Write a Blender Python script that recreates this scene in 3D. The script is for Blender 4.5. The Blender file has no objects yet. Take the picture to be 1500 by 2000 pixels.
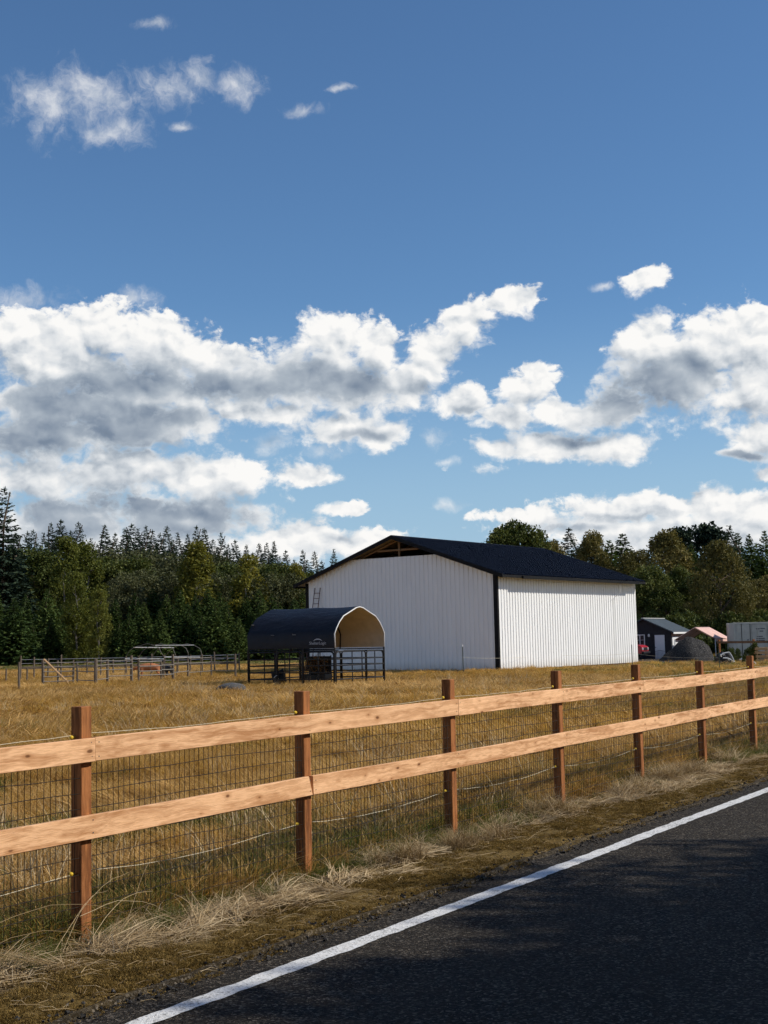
import bpy, bmesh, math, random
import numpy as np
from mathutils import Vector, Matrix, Euler

# ------------------------------------------------------------------ camera, sky, sun, exposure
scene = bpy.context.scene
C = scene.collection
RES_F, PITCH, ROLL, EYE = 2600.0, 0.0965, -0.021, 1.85      # focal length in photo pixels, tilt, roll, eye height
SUN_EL, SUN_AZ = math.radians(39), math.radians(93)          # azimuth from +Y towards +X: the sun stands off to the right

cam_data = bpy.data.cameras.new('camera')
cam_data.sensor_fit = 'VERTICAL'; cam_data.sensor_height = 36.0
cam_data.lens = 36.0 * RES_F / 2000.0
cam_data.clip_start = 0.1; cam_data.clip_end = 6000
camera = bpy.data.objects.new('camera', cam_data); C.objects.link(camera)
camera.matrix_world = Matrix.Translation((0, 0, EYE)) @ Matrix.Rotation(math.pi/2 + PITCH, 4, 'X') @ Matrix.Rotation(ROLL, 4, 'Z')
scene.camera = camera

_c, _s, _cr, _sr = math.cos(PITCH), math.sin(PITCH), math.cos(ROLL), math.sin(ROLL)
def ray(px, py):
    a, b = px - 750.0, py - 1000.0
    u = _cr*a + _sr*b; v = -_sr*a + _cr*b
    x = u/RES_F; zc = -v/RES_F
    return Vector((x, _c - _s*zc, _s + _c*zc))
def gp(px, py, z=0.0):
    """surveyed ground point under a photo position"""
    d = ray(px, py); t = (z - EYE)/d.z
    return Vector((d.x*t, d.y*t, z))
def at(px, py, Y):
    d = ray(px, py); t = Y/d.y
    return Vector((d.x*t, Y, EYE + d.z*t))

class NT:
    """small helper for building node trees"""
    def __init__(s, tree): s.t = tree; s.n = tree.nodes; s.l = tree.links
    def new(s, typ, **kw):
        n = s.n.new(typ)
        for k, v in kw.items(): setattr(n, k, v)
        return n
    def put(s, sock, v):
        if v is None: return
        if isinstance(v, bpy.types.NodeSocket): s.l.new(v, sock)
        else: sock.default_value = v
    def m(s, op, a, b=None, c=None, clamp=False):
        n = s.new('ShaderNodeMath', operation=op, use_clamp=clamp)
        s.put(n.inputs[0], a); s.put(n.inputs[1], b); s.put(n.inputs[2], c)
        return n.outputs[0]
    def v(s, op, a, b=None, c=None):
        n = s.new('ShaderNodeVectorMath', operation=op)
        s.put(n.inputs[0], a)
        if op == 'SCALE': s.put(n.inputs[3], b)
        else: s.put(n.inputs[1], b); s.put(n.inputs[2], c)
        return n.outputs['Value'] if op in ('LENGTH', 'DISTANCE', 'DOT_PRODUCT') else n.outputs['Vector']
    def noise(s, vec, scale, detail=4, rough=0.5, dist=0.0, dims='3D', w=None, color=False):
        n = s.new('ShaderNodeTexNoise', noise_dimensions=dims)
        if vec is not None: s.l.new(vec, n.inputs['Vector'])
        n.inputs['Scale'].default_value = scale; n.inputs['Detail'].default_value = detail
        n.inputs['Roughness'].default_value = rough; n.inputs['Distortion'].default_value = dist
        if w is not None: s.put(n.inputs['W'], w)
        return n.outputs['Color'] if color else n.outputs['Fac']
    def voro(s, vec, scale, feature='F1', detail=0.0, rough=0.5, rand=1.0, out='Distance', smooth=None):
        n = s.new('ShaderNodeTexVoronoi', feature=feature)
        if vec is not None: s.l.new(vec, n.inputs['Vector'])
        n.inputs['Scale'].default_value = scale; n.inputs['Randomness'].default_value = rand
        if 'Detail' in n.inputs: n.inputs['Detail'].default_value = detail; n.inputs['Roughness'].default_value = rough
        if smooth is not None and 'Smoothness' in n.inputs: n.inputs['Smoothness'].default_value = smooth
        return n.outputs[out]
    def step(s, x, lo, hi, a=0.0, b=1.0, smooth=True):
        n = s.new('ShaderNodeMapRange', interpolation_type='SMOOTHSTEP' if smooth else 'LINEAR', clamp=True)
        s.put(n.inputs[0], x); s.put(n.inputs[1], lo); s.put(n.inputs[2], hi); s.put(n.inputs[3], a); s.put(n.inputs[4], b)
        return n.outputs[0]
    def mix(s, f, a, b, blend='MIX'):
        n = s.new('ShaderNodeMix', data_type='RGBA', blend_type=blend)
        s.put(n.inputs[0], f)
        for sock, v in ((n.inputs[6], a), (n.inputs[7], b)):
            if isinstance(v, tuple) and len(v) == 3: v = v + (1.0,)
            s.put(sock, v)
        return n.outputs[2]
    def ramp(s, f, stops, interp='LINEAR'):
        n = s.new('ShaderNodeValToRGB'); s.put(n.inputs[0], f)
        r = n.color_ramp; r.interpolation = interp
        while len(r.elements) < len(stops): r.elements.new(0.5)
        for e, (p, c) in zip(r.elements, stops):
            e.position = p; e.color = c if len(c) == 4 else tuple(c) + (1.0,)
        return n.outputs[0]
    def comb(s, x, y, z):
        n = s.new('ShaderNodeCombineXYZ'); s.put(n.inputs[0], x); s.put(n.inputs[1], y); s.put(n.inputs[2], z)
        return n.outputs[0]

def build_sky():
    w = bpy.data.worlds.new('World'); scene.world = w; w.use_nodes = True
    k = NT(w.node_tree); k.n.clear()
    out = k.new('ShaderNodeOutputWorld'); bg = k.new('ShaderNodeBackground')
    k.l.new(bg.outputs[0], out.inputs[0])
    bg.inputs[1].default_value = SKY_STRENGTH
    sky = k.new('ShaderNodeTexSky', sky_type='NISHITA')
    sky.sun_disc = False; sky.sun_elevation = SUN_EL; sky.sun_rotation = SUN_AZ
    sky.altitude = 100; sky.air_density = 1.0; sky.dust_density = 0.0; sky.ozone_density = 1.4
    d = k.new('ShaderNodeTexCoord').outputs['Generated']
    sep = k.new('ShaderNodeSeparateXYZ'); k.l.new(d, sep.inputs[0])
    az = k.m('MULTIPLY', k.m('ARCTAN2', sep.outputs[0], sep.outputs[1]), 57.2958)
    el = k.m('MULTIPLY', k.m('ARCSINE', sep.outputs[2]), 57.2958)
    p = k.comb(az, el, 0.0)
    # turbulence that tears the outlines of the clouds
    big = k.noise(d, 9.0, 2, 0.5, color=True)
    fine = k.noise(d, 42.0, 4, 0.55, color=True)
    warp = k.v('ADD', k.v('SCALE', k.v('SUBTRACT', big, (0.5,)*3), 2.2), k.v('SCALE', k.v('SUBTRACT', fine, (0.5,)*3), 0.9))
    warp = k.v('MULTIPLY', warp, (1.0, 0.75, 0.0))
    pw = k.v('ADD', p, warp)
    def px2deg(x, y):
        r = ray(x, y).normalized()
        return math.degrees(math.atan2(r.x, r.y)), math.degrees(math.asin(r.z))
    def field(blobs, src, sm=0.25):
        acc = None
        for (x, y, rx, ry) in blobs:
            a, e = px2deg(x, y); q = math.degrees(1/RES_F)
            ia, ie = 1/(rx*q), 1/(ry*q)
            n = k.v('LENGTH', k.v('MULTIPLY_ADD', src, (ia, ie, 0), (-a*ia, -e*ie, 0)))
            acc = n if acc is None else k.m('SMOOTH_MIN', acc, n, sm)
        return k.m('SUBTRACT', 1.0, acc)          # > 0 inside
    solid = CLOUD_SOLID; wisp = CLOUD_WISP; shade = CLOUD_SHADE
    f_solid = field(solid, pw, 0.3)
    f_wisp = field(wisp, pw, 0.3)
    f_shade = field(shade, pw, 0.35)
    # billows: inverted cells over several octaves, evaluated here and a little towards the sun
    def billow(vec):
        n = k.new('ShaderNodeTexVoronoi', feature='SMOOTH_F1', voronoi_dimensions='2D')
        k.l.new(vec, n.inputs['Vector']); n.inputs['Scale'].default_value = 0.62
        n.inputs['Detail'].default_value = 2.4; n.inputs['Roughness'].default_value = 0.5; n.inputs['Smoothness'].default_value = 0.35
        b = k.noise(vec, 0.75, 6, 0.56, dims='2D')
        return k.m('ADD', k.m('MULTIPLY', k.m('SUBTRACT', 0.42, n.outputs['Distance']), 1.0), k.m('MULTIPLY', k.m('SUBTRACT', b, 0.5), 1.5))
    flat = k.v('ADD', k.v('MULTIPLY', p, (1.0, 1.35, 0.0)), k.v('MULTIPLY', k.v('SUBTRACT', fine, (0.5,)*3), (0.8, 0.8, 0.0)))
    n0 = billow(flat)
    def lump(off):
        return k.noise(k.v('ADD', flat, off), 0.50, 3.0, 0.5, dims='2D')
    n1 = k.m('SUBTRACT', lump((0, 0, 0)), lump((0.30, 0.62, 0.0)))
    # clouds go on round the whole horizon beyond the ones placed in view
    cover = k.noise(k.v('MULTIPLY', d, (1, 1, 2.6)), 4.2, 4, 0.55)
    band = k.m('MULTIPLY', k.step(el, 24.0, 10.0), k.step(el, -2.0, 1.5))
    away = k.step(k.m('ABSOLUTE', az), 17.0, 24.0)
    f_any = k.m('MULTIPLY', k.m('SUBTRACT', k.m('MULTIPLY', cover, band), 0.40), 4.0)
    f_any = k.m('SUBTRACT', k.m('ADD', f_any, 1.0), k.m('SUBTRACT', 2.0, away)); 
    f_solid = k.m('MAXIMUM', f_solid, f_any)
    fluff = k.m('SUBTRACT', k.noise(flat, 3.2, 5, 0.6, dims='2D'), 0.5)
    s1 = k.m('ADD', k.m('ADD', f_solid, k.m('MULTIPLY', n0, 0.55)), k.m('MULTIPLY', fluff, 0.55))
    above = field(solid, k.v('ADD', pw, (0.45, 1.15, 0.0)), 0.3)       # cloud between here and the sunlit tops
    under = k.step(above, -0.7, 0.25)
    den = k.step(s1, k.m('MULTIPLY_ADD', under, -0.14, -0.20), k.m('MULTIPLY_ADD', under, 0.14, 0.12))     # crisp tops, soft bases
    s2 = k.m('ADD', k.m('MULTIPLY', f_wisp, 0.9), k.m('MULTIPLY', k.m('SUBTRACT', k.noise(k.v('ADD', p, k.v('SCALE', fine, 1.6)), 0.7, 8, 0.66, dims='2D'), 0.5), 2.3))
    den2 = k.m('MULTIPLY', k.step(s2, -0.15, 1.45), 0.72)
    density = k.m('MAXIMUM', den, den2)
    # light: side towards the sun bright, hollows and bases grey
    relief = k.m('SUBTRACT', n0, billow(k.v('ADD', flat, (0.20, 0.42, 0.0))))
    tau = k.step(k.m('ADD', above, k.m('MULTIPLY', n0, 0.30)), -0.15, 0.85)
    soft = k.noise(p, 0.40, 3, 0.5, dims='2D')
    dark = k.step(k.m('ADD', f_shade, k.m('MULTIPLY', k.m('SUBTRACT', soft, 0.5), 0.5)), -0.45, 0.80)
    dark = k.m('MULTIPLY', dark, k.step(s1, -0.1, 0.45, 0.3, 1.0))
    lum = k.m('ADD', 1.0, k.m('MULTIPLY', n1, 0.38))
    lum = k.m('ADD', lum, k.m('MULTIPLY', relief, k.m('MULTIPLY_ADD', dark, -0.20, 0.30)))
    lum = k.m('ADD', lum, k.m('MULTIPLY', n0, 0.12))
    lum = k.m('SUBTRACT', lum, k.m('MULTIPLY', tau, 0.25))
    lum = k.m('SUBTRACT', lum, k.m('MULTIPLY', dark, 0.38), clamp=True)
    col = k.ramp(lum, [(0.0, (0.12, 0.16, 0.22)), (0.30, (0.21, 0.27, 0.36)), (0.55, (0.43, 0.49, 0.56)), (0.78, (0.75, 0.78, 0.81)), (1.0, (1.0, 0.99, 0.97))])
    col = k.v('SCALE', col, CLOUD_GAIN/SKY_STRENGTH)
    base = k.v('MULTIPLY', sky.outputs[0], SKY_TINT)
    base = k.mix(k.step(el, 15.0, -1.0, 0.0, 0.95), base, k.v('SCALE', k.comb(0.40, 0.585, 0.77), 1.0/SKY_STRENGTH))
    density = k.m('MULTIPLY', density, k.step(el, -1.5, 0.5))
    k.l.new(k.mix(density, base, col), bg.inputs[0])
    w.cycles.sampling_method = 'MANUAL'; w.cycles.sample_map_resolution = 512

SKY_STRENGTH = 0.10
SKY_TINT = (0.70, 0.96, 1.19)
CLOUD_GAIN = 1.05
CLOUD_SOLID = [
 (250,812,200,52),(80,800,150,56), (50,650,130,72),(190,650,120,66),(120,720,190,80),(320,690,120,76),(430,712,90,58),(280,770,260,62),(60,850,160,58),(250,850,190,52),(380,830,80,45),
 (640,672,70,76),(735,680,58,66),(570,730,120,62),(690,760,140,60),(850,690,70,78),(925,628,62,60),(1010,582,62,30),(800,760,70,56),
 (480,745,120,60),(500,800,60,30),(470,700,70,40),(670,848,90,42),(745,862,60,34),(560,806,60,24),(466,815,22,14),
 (60,935,150,44),(260,930,190,46),(450,928,130,44),(590,938,70,24),(120,1020,220,70),(360,1010,160,70),(330,1070,300,40),
 (560,1050,110,42),(690,1062,130,34),(670,1000,60,16),(800,1070,80,26),
 (1320,730,150,92),(1420,668,110,82),(1265,672,90,62),(1490,740,110,110),(1200,790,90,42),(1480,640,70,60),(1140,800,60,30),
 (1265,545,52,34),(925,782,72,36),(1045,760,50,46),(1062,724,34,28),(1010,812,70,28),(1100,790,40,26),
 (1100,866,130,34),(1215,872,64,36),(990,884,60,24),(1480,848,78,44),(1440,886,60,12),(1496,922,40,18),
 (1240,990,200,34),(1400,980,170,34),(1030,1014,110,22),(1180,1030,230,30),(1450,1020,160,34),(1330,1060,260,26)]
CLOUD_WISP = [(540,868,44,26),(640,886,60,22),(850,862,54,24),(880,912,30,10),(875,990,40,14),(1170,1060,200,20),(190,190,130,56),(100,200,90,70),(330,170,90,40),(390,150,60,40),(455,160,60,34),(220,272,70,28),(245,255,36,24),(352,247,30,10),(580,210,46,14),(655,178,36,7),(305,38,40,14),
 (250,590,46,26),(30,575,80,30),(1180,562,36,9)]
CLOUD_SHADE = [(110,800,150,36),(300,890,160,22),(1220,780,110,50),(170,845,260,48),(60,870,180,40),(270,742,160,52),(180,770,120,40),(430,752,120,34),(560,735,110,46),(680,755,120,42),(330,830,120,30),
 (220,980,280,40),(380,1010,170,44),(120,1030,200,40),(560,1010,80,26),
 (1200,760,80,60),(1290,740,110,44),(1180,705,40,44),(1250,800,110,20),(1340,710,60,34),(1450,886,80,12),(1140,852,70,12),(1050,842,50,10),(1250,1006,170,12),(1080,1030,120,12),(940,796,40,10),(720,860,60,14)]
build_sky()

sun_data = bpy.data.lights.new('sun', 'SUN'); sun_data.energy = 5.0; sun_data.angle = math.radians(0.55); sun_data.color = (1.0, 0.93, 0.82)
sun = bpy.data.objects.new('sun', sun_data); C.objects.link(sun)
_sd = Vector((math.sin(SUN_AZ)*math.cos(SUN_EL), math.cos(SUN_AZ)*math.cos(SUN_EL), math.sin(SUN_EL)))
sun.rotation_euler = _sd.to_track_quat('Z', 'Y').to_euler()

vs = scene.view_settings
scene.display_settings.display_device = 'sRGB'
vs.view_transform = 'Standard'; vs.look = 'None'; vs.exposure = -0.12; vs.gamma = 1.0; vs.use_curve_mapping = False
scene.render.engine = 'CYCLES'
scene.cycles.use_denoising = True
scene.cycles.max_bounces = 6; scene.cycles.diffuse_bounces = 2; scene.cycles.glossy_bounces = 2
scene.cycles.transparent_max_bounces = 8; scene.cycles.transmission_bounces = 2
scene.cycles.use_adaptive_sampling = True; scene.cycles.adaptive_threshold = 0.02; scene.cycles.adaptive_min_samples = 12
rng = random.Random(7)
nrng = np.random.default_rng(11)
# ------------------------------------------------------------------ materials
MATS = {}
def mat(name, rough=0.8, spec=0.3):
    m = bpy.data.materials.new(name); m.use_nodes = True
    k = NT(m.node_tree)
    b = k.n['Principled BSDF']; b.inputs['Roughness'].default_value = rough
    b.inputs['Specular IOR Level'].default_value = spec
    k.b = b; MATS[name] = m
    return k
def col(k, c):
    if isinstance(c, tuple): c = c + (1.0,) if len(c) == 3 else c
    k.put(k.b.inputs['Base Color'], c)
def bump(k, h, dist=0.01, strength=1.0):
    n = k.new('ShaderNodeBump'); n.inputs['Strength'].default_value = strength; n.inputs['Distance'].default_value = dist
    k.l.new(h, n.inputs['Height']); k.l.new(n.outputs[0], k.b.inputs['Normal'])
def objco(k): return k.new('ShaderNodeTexCoord').outputs['Object']
def oinfo(k): return k.new('ShaderNodeObjectInfo').outputs['Random']
def geo_pos(k): return k.new('ShaderNodeNewGeometry').outputs['Position']

def simple(name, c, rough=0.7, var=0.12, scale=8.0, bumpd=0.0, spec=0.3, metal=0.0):
    k = mat(name, rough, spec)
    p = objco(k)
    n = k.noise(p, scale, 5, 0.6)
    a = tuple(max(0, x*(1-var)) for x in c); b = tuple(min(1, x*(1+var)) for x in c)
    col(k, k.ramp(n, [(0.3, a), (0.7, b)]))
    k.b.inputs['Metallic'].default_value = metal
    if bumpd: bump(k, k.noise(p, scale*4, 4, 0.6), bumpd)
    return k

def wood(name, light, dark, knot, rough=0.75, gscale=1.0, knots=True, weather=None):
    """boards run along local X"""
    k = mat(name, rough, 0.2)
    p = objco(k); r = oinfo(k)
    off = k.comb(k.m('MULTIPLY', r, 37.0), k.m('MULTIPLY', r, 11.0), k.m('MULTIPLY', r, 23.0))
    q = k.v('ADD', p, off)
    st = k.v('MULTIPLY', q, (1.3*gscale, 26*gscale, 26*gscale))
    d = k.noise(k.v('MULTIPLY', q, (2.0, 5, 5)), 1.0, 3, 0.5, color=True)
    st = k.v('ADD', st, k.v('SCALE', d, 2.6))
    g = k.noise(st, 1.0, 4, 0.62)
    fine = k.noise(k.v('MULTIPLY', q, (9, 190, 190)), 1.0, 2, 0.5)
    blot = k.noise(k.v('MULTIPLY', q, (1.4, 4, 4)), 1.0, 3, 0.5)
    mid = tuple((a+b)/2 for a, b in zip(light, dark))
    c = k.ramp(g, [(0.36, dark), (0.47, mid), (0.57, light)])
    c = k.mix(k.m('MULTIPLY', k.step(fine, 0.45, 0.7), 0.55), c, dark)
    c = k.mix(k.step(blot, 0.40, 0.72, 0.0, 0.45), c, tuple(min(1, x*1.18) for x in light))
    c = k.mix(k.m('MULTIPLY', r, 0.22), c, tuple(x*0.8 for x in mid))
    if weather: c = k.mix(k.step(k.noise(k.v('MULTIPLY', q, (2.5, 9, 9)), 1.0, 5, 0.65), 0.5, 0.75, 0, 0.55), c, weather)
    if knots:
        kv = k.v('MULTIPLY', k.v('ADD', q, k.v('SCALE', d, 0.03)), (5.5, 13.0, 13.0))
        kd = k.voro(kv, 1.0, 'F1', rand=1.0)
        pick = k.new('ShaderNodeSeparateColor'); k.l.new(k.voro(kv, 1.0, 'F1', rand=1.0, out='Color'), pick.inputs[0])
        kd = k.m('ADD', kd, k.m('MULTIPLY', pick.outputs[0], 0.16))
        km = k.step(kd, 0.19, 0.09)
        halo = k.step(kd, 0.42, 0.12, 0.0, 0.6)
        c = k.mix(halo, c, dark); c = k.mix(k.m('MULTIPLY', km, 0.85), c, knot)
    col(k, c)
    bump(k, k.m('ADD', g, k.m('MULTIPLY', fine, 0.5)), 0.0025)
    return k

wood('rail_wood', (0.84, 0.51, 0.285), (0.42, 0.195, 0.078), (0.11, 0.038, 0.012))
wood('post_wood', (0.38, 0.150, 0.050), (0.12, 0.040, 0.012), (0.06, 0.02, 0.01), gscale=1.2, knots=False, weather=(0.20, 0.085, 0.036))
wood('grey_wood', (0.17, 0.135, 0.10), (0.075, 0.058, 0.042), (0.05, 0.04, 0.03), knots=False)
wood('raw_wood', (0.55, 0.36, 0.19), (0.36, 0.21, 0.10), (0.14, 0.07, 0.03), knots=False)
wood('end_grain', (0.42, 0.24, 0.12), (0.22, 0.10, 0.045), (0.1, 0.05, 0.02), knots=False, gscale=3)
simple('wire_dark', (0.028, 0.020, 0.013), 0.5, 0.1, 20)
simple('pen_pipe', (0.19, 0.175, 0.15), 0.6, 0.25, 9)
simple('rope_white', (0.70, 0.64, 0.48), 0.6, 0.1, 60)
simple('insulator_yellow', (0.75, 0.50, 0.04), 0.4, 0.05)
simple('nail_steel', (0.10, 0.09, 0.085), 0.5, 0.1)
simple('black_steel', (0.009, 0.009, 0.010), 0.5, 0.3, 6, spec=0.3)
simple('soffit_board', (0.46, 0.38, 0.29), 0.8, 0.15, 3)
simple('truss_wood', (0.30, 0.19, 0.11), 0.8, 0.2, 3)
simple('ladder_paint', (0.085, 0.030, 0.022), 0.6, 0.2, 5)
simple('galvanised', (0.52, 0.53, 0.54), 0.4, 0.15, 12, metal=0.6)
simple('pipe_white', (0.72, 0.72, 0.70), 0.45, 0.08, 9)
simple('trim_black', (0.008, 0.008, 0.009), 0.6, 0.2, 4, spec=0.12)
simple('steel_post', (0.03, 0.045, 0.035), 0.6, 0.3, 9)
simple('white_plastic', (0.80, 0.80, 0.78), 0.5, 0.06, 9)
simple('rubber', (0.02, 0.02, 0.02), 0.85, 0.2, 9)
simple('red_paint', (0.42, 0.018, 0.03), 0.3, 0.12, 3, spec=0.5)
simple('dark_cladding', (0.020, 0.021, 0.026), 0.75, 0.3, 5)
simple('door_white', (0.66, 0.68, 0.70), 0.5, 0.05, 3)
simple('slate_roof', (0.050, 0.064, 0.073), 0.65, 0.22, 5, bumpd=0.004)
simple('brown_board', (0.16, 0.085, 0.045), 0.75, 0.3, 4)
simple('brick_tan', (0.30, 0.20, 0.14), 0.85, 0.15, 6)
simple('grey_box', (0.52, 0.50, 0.43), 0.6, 0.14, 2.5)
simple('lit_box', (0.66, 0.66, 0.50), 0.6, 0.10, 2.5)  # container grey again, paler: sunlight put into the colour
simple('tarp_pink', (0.66, 0.42, 0.36), 0.7, 0.06, 2.0, bumpd=0.01)
simple('black_plastic', (0.012, 0.012, 0.013), 0.4, 0.2, 9)
simple('calf_brown', (0.36, 0.135, 0.055), 0.75, 0.3, 4)
simple('calf_black', (0.02, 0.017, 0.016), 0.65, 0.3, 4)
simple('hoof', (0.06, 0.05, 0.045), 0.7, 0.2, 8)
simple('tag_yellow', (0.8, 0.78, 0.6), 0.5, 0.05, 8)
simple('print_grey', (0.13, 0.13, 0.135), 0.6, 0.1, 8)
simple('print_light', (0.42, 0.44, 0.47), 0.6, 0.1, 8)
simple('bark', (0.10, 0.075, 0.055), 0.9, 0.35, 5, bumpd=0.02)
simple('bark_pale', (0.22, 0.20, 0.17), 0.9, 0.3, 5, bumpd=0.02)
simple('boulder_grey', (0.095, 0.092, 0.088), 0.9, 0.3, 7, bumpd=0.02)
simple('debris_pale', (0.62, 0.60, 0.55), 0.8, 0.2, 6, bumpd=0.02)
simple('straw_thatch', (0.30, 0.21, 0.10), 0.9, 0.4, 12, bumpd=0.02)

# white ribbed cladding and dark roof sheets
k = mat('white_sheet', 0.42, 0.4)
p = objco(k); pos = geo_pos(k)
n = k.noise(k.v('MULTIPLY', pos, (1.2, 1.2, 0.35)), 1.0, 5, 0.6)
c = k.ramp(n, [(0.3, (0.77, 0.775, 0.77)), (0.7, (0.83, 0.835, 0.83))])
c = k.mix(k.m('MULTIPLY', oinfo(k), 0.12), c, (0.70, 0.71, 0.72))
z = k.new('ShaderNodeSeparateXYZ'); k.l.new(pos, z.inputs[0])
splash = k.m('MULTIPLY', k.step(k.m('ADD', z.outputs[2], k.m('MULTIPLY', n, -0.5)), 0.45, -0.1), 0.35)
c = k.mix(splash, c, (0.42, 0.36, 0.27))
col(k, c); bump(k, k.noise(pos, 1.4, 2, 0.5), 0.010)
k = mat('navy_roof_sheet', 0.62, 0.12)
pos = geo_pos(k)
n = k.noise(pos, 0.9, 5, 0.65)
c = k.ramp(n, [(0.3, (0.005, 0.007, 0.014)), (0.75, (0.011, 0.014, 0.026))])
c = k.mix(k.m('MULTIPLY', oinfo(k), 0.25), c, (0.010, 0.012, 0.018)); col(k, c)
k = mat('shelter_tarp', 0.50, 0.22)
p = objco(k)
c = k.ramp(k.noise(p, 2.5, 4, 0.6), [(0.3, (0.006, 0.007, 0.012)), (0.7, (0.011, 0.012, 0.018))]); col(k, c)
bump(k, k.noise(k.v('MULTIPLY', p, (3, 1.2, 1.2)), 1.4, 4, 0.55), 0.05)
k = mat('shelter_lining', 0.8, 0.15)
p = objco(k)
col(k, k.ramp(k.noise(p, 2.2, 4, 0.6), [(0.3, (0.56, 0.47, 0.33)), (0.7, (0.68, 0.58, 0.42))]))
bump(k, k.noise(p, 2.4, 3, 0.5), 0.04)
# clear panes of the shed window
k = mat('window_glass', 0.06, 0.6); col(k, (0.03, 0.035, 0.035))

# asphalt with aggregate
k = mat('asphalt', 0.92, 0.12)
pos = geo_pos(k)
cell = k.voro(pos, 78.0, 'F1', out='Color')
cs = k.new('ShaderNodeSeparateColor'); k.l.new(cell, cs.inputs[0])
agg = k.ramp(cs.outputs[0], [(0.0, (0.008, 0.0068, 0.0053)), (0.50, (0.022, 0.0187, 0.0145)), (0.82, (0.060, 0.0515, 0.041)), (1.0, (0.17, 0.146, 0.117))])
blot = k.noise(pos, 0.8, 4, 0.6)
c = k.mix(k.step(blot, 0.35, 0.7, 0.0, 0.40), agg, (0.020, 0.0170, 0.0134))
# strips polished by wheels, darker oily middle between them
ry = k.new('ShaderNodeSeparateXYZ'); k.l.new(objco(k), ry.inputs[0])
lane = k.m('ABSOLUTE', k.m('SUBTRACT', k.m('ABSOLUTE', k.m('ADD', ry.outputs[1], 2.05)), 0.80))
c = k.mix(k.m('MULTIPLY', k.step(k.m('ADD', lane, k.m('MULTIPLY', blot, 0.25)), 0.50, 0.15), 0.16), c, (0.050, 0.044, 0.036))
col(k, c)
bump(k, k.m('ADD', k.voro(pos, 95.0, 'F1'), k.m('MULTIPLY', k.noise(pos, 60.0, 3, 0.6), 0.8)), 0.006)
# road paint: glass-bead speckle, chipped by the aggregate below
k = mat('road_paint', 0.65, 0.35)
pos = geo_pos(k)
chip = k.noise(pos, 70.0, 4, 0.7); wear = k.noise(pos, 5.0, 4, 0.6)
c = k.ramp(k.noise(pos, 18.0, 4, 0.6), [(0.3, (0.62, 0.62, 0.60)), (0.7, (0.78, 0.78, 0.76))])
c = k.mix(k.m('MULTIPLY', k.step(k.m('ADD', chip, k.m('MULTIPLY', wear, 0.30)), 0.66, 0.80), 0.85), c, (0.07, 0.066, 0.06))
col(k, c); bump(k, k.noise(pos, 90.0, 3, 0.6), 0.006)

# ground of the field: thatch of dry grass with greener and barer patches
k = mat('field_ground', 0.95, 0.1)
pos = geo_pos(k)
n1 = k.noise(pos, 0.16, 5, 0.6); n2 = k.noise(pos, 2.2, 6, 0.68); n3 = k.noise(k.v('MULTIPLY', pos, (1, 1, 1)), 26.0, 4, 0.7)
c = k.ramp(n2, [(0.25, (0.18, 0.105, 0.036)), (0.55, (0.35, 0.215, 0.080)), (0.8, (0.48, 0.315, 0.125))])
c = k.mix(k.step(n1, 0.50, 0.68, 0, 0.55), c, (0.13, 0.125, 0.045))
sx = k.new('ShaderNodeSeparateXYZ'); k.l.new(pos, sx.inputs[0])
green = k.m('MULTIPLY', k.step(k.m('ADD', sx.outputs[0], k.m('MULTIPLY', sx.outputs[1], 0.06)), 6.0, 17.0), 0.55)
c = k.mix(green, c, (0.135, 0.125, 0.052))
far = k.step(sx.outputs[1], 85.0, 150.0, 0.0, 0.45)
c = k.mix(far, c, (0.22, 0.19, 0.08))
c = k.mix(k.step(n3, 0.35, 0.7, 0.40, 0.0), c, (0.09, 0.06, 0.024))
col(k, c); bump(k, k.m('ADD', n2, k.m('MULTIPLY', n3, 0.5)), 0.06)
# verge: moss near the asphalt, thatch towards the fence
k = mat('verge_moss', 0.95, 0.1)
pos = geo_pos(k); uv = objco(k)
su = k.new('ShaderNodeSeparateXYZ'); k.l.new(uv, su.inputs[0])
n1 = k.noise(pos, 3.0, 5, 0.65); n2 = k.noise(pos, 22.0, 5, 0.7); n3 = k.noise(pos, 90.0, 3, 0.6)
moss = k.ramp(n2, [(0.25, (0.045, 0.030, 0.011)), (0.5, (0.15, 0.100, 0.032)), (0.78, (0.26, 0.180, 0.062))])
thatch = k.ramp(n2, [(0.25, (0.07, 0.05, 0.027)), (0.6, (0.20, 0.15, 0.085)), (0.85, (0.32, 0.25, 0.15))])
c = k.mix(k.step(k.m('ADD', su.outputs[1], k.m('MULTIPLY', n1, 0.8)), 0.95, 1.35), moss, thatch)
soil = k.step(k.m('ADD', su.outputs[1], k.m('MULTIPLY', n1, 0.30)), 0.27, 0.10, 0.0, 0.92)
ec = k.new('ShaderNodeSeparateColor'); k.l.new(k.voro(pos, 78.0, 'F1', out='Color'), ec.inputs[0])
edge_c = k.ramp(ec.outputs[0], [(0.0, (0.008, 0.007, 0.0055)), (0.50, (0.024, 0.0205, 0.016)), (0.82, (0.065, 0.056, 0.044)), (1.0, (0.17, 0.145, 0.115))])
c = k.mix(soil, c, edge_c)
c = k.mix(k.step(n3, 0.55, 0.75, 0, 0.5), c, (0.05, 0.035, 0.018))
col(k, c); bump(k, k.m('ADD', n2, k.m('MULTIPLY', n3, 0.5)), 0.02)
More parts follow.
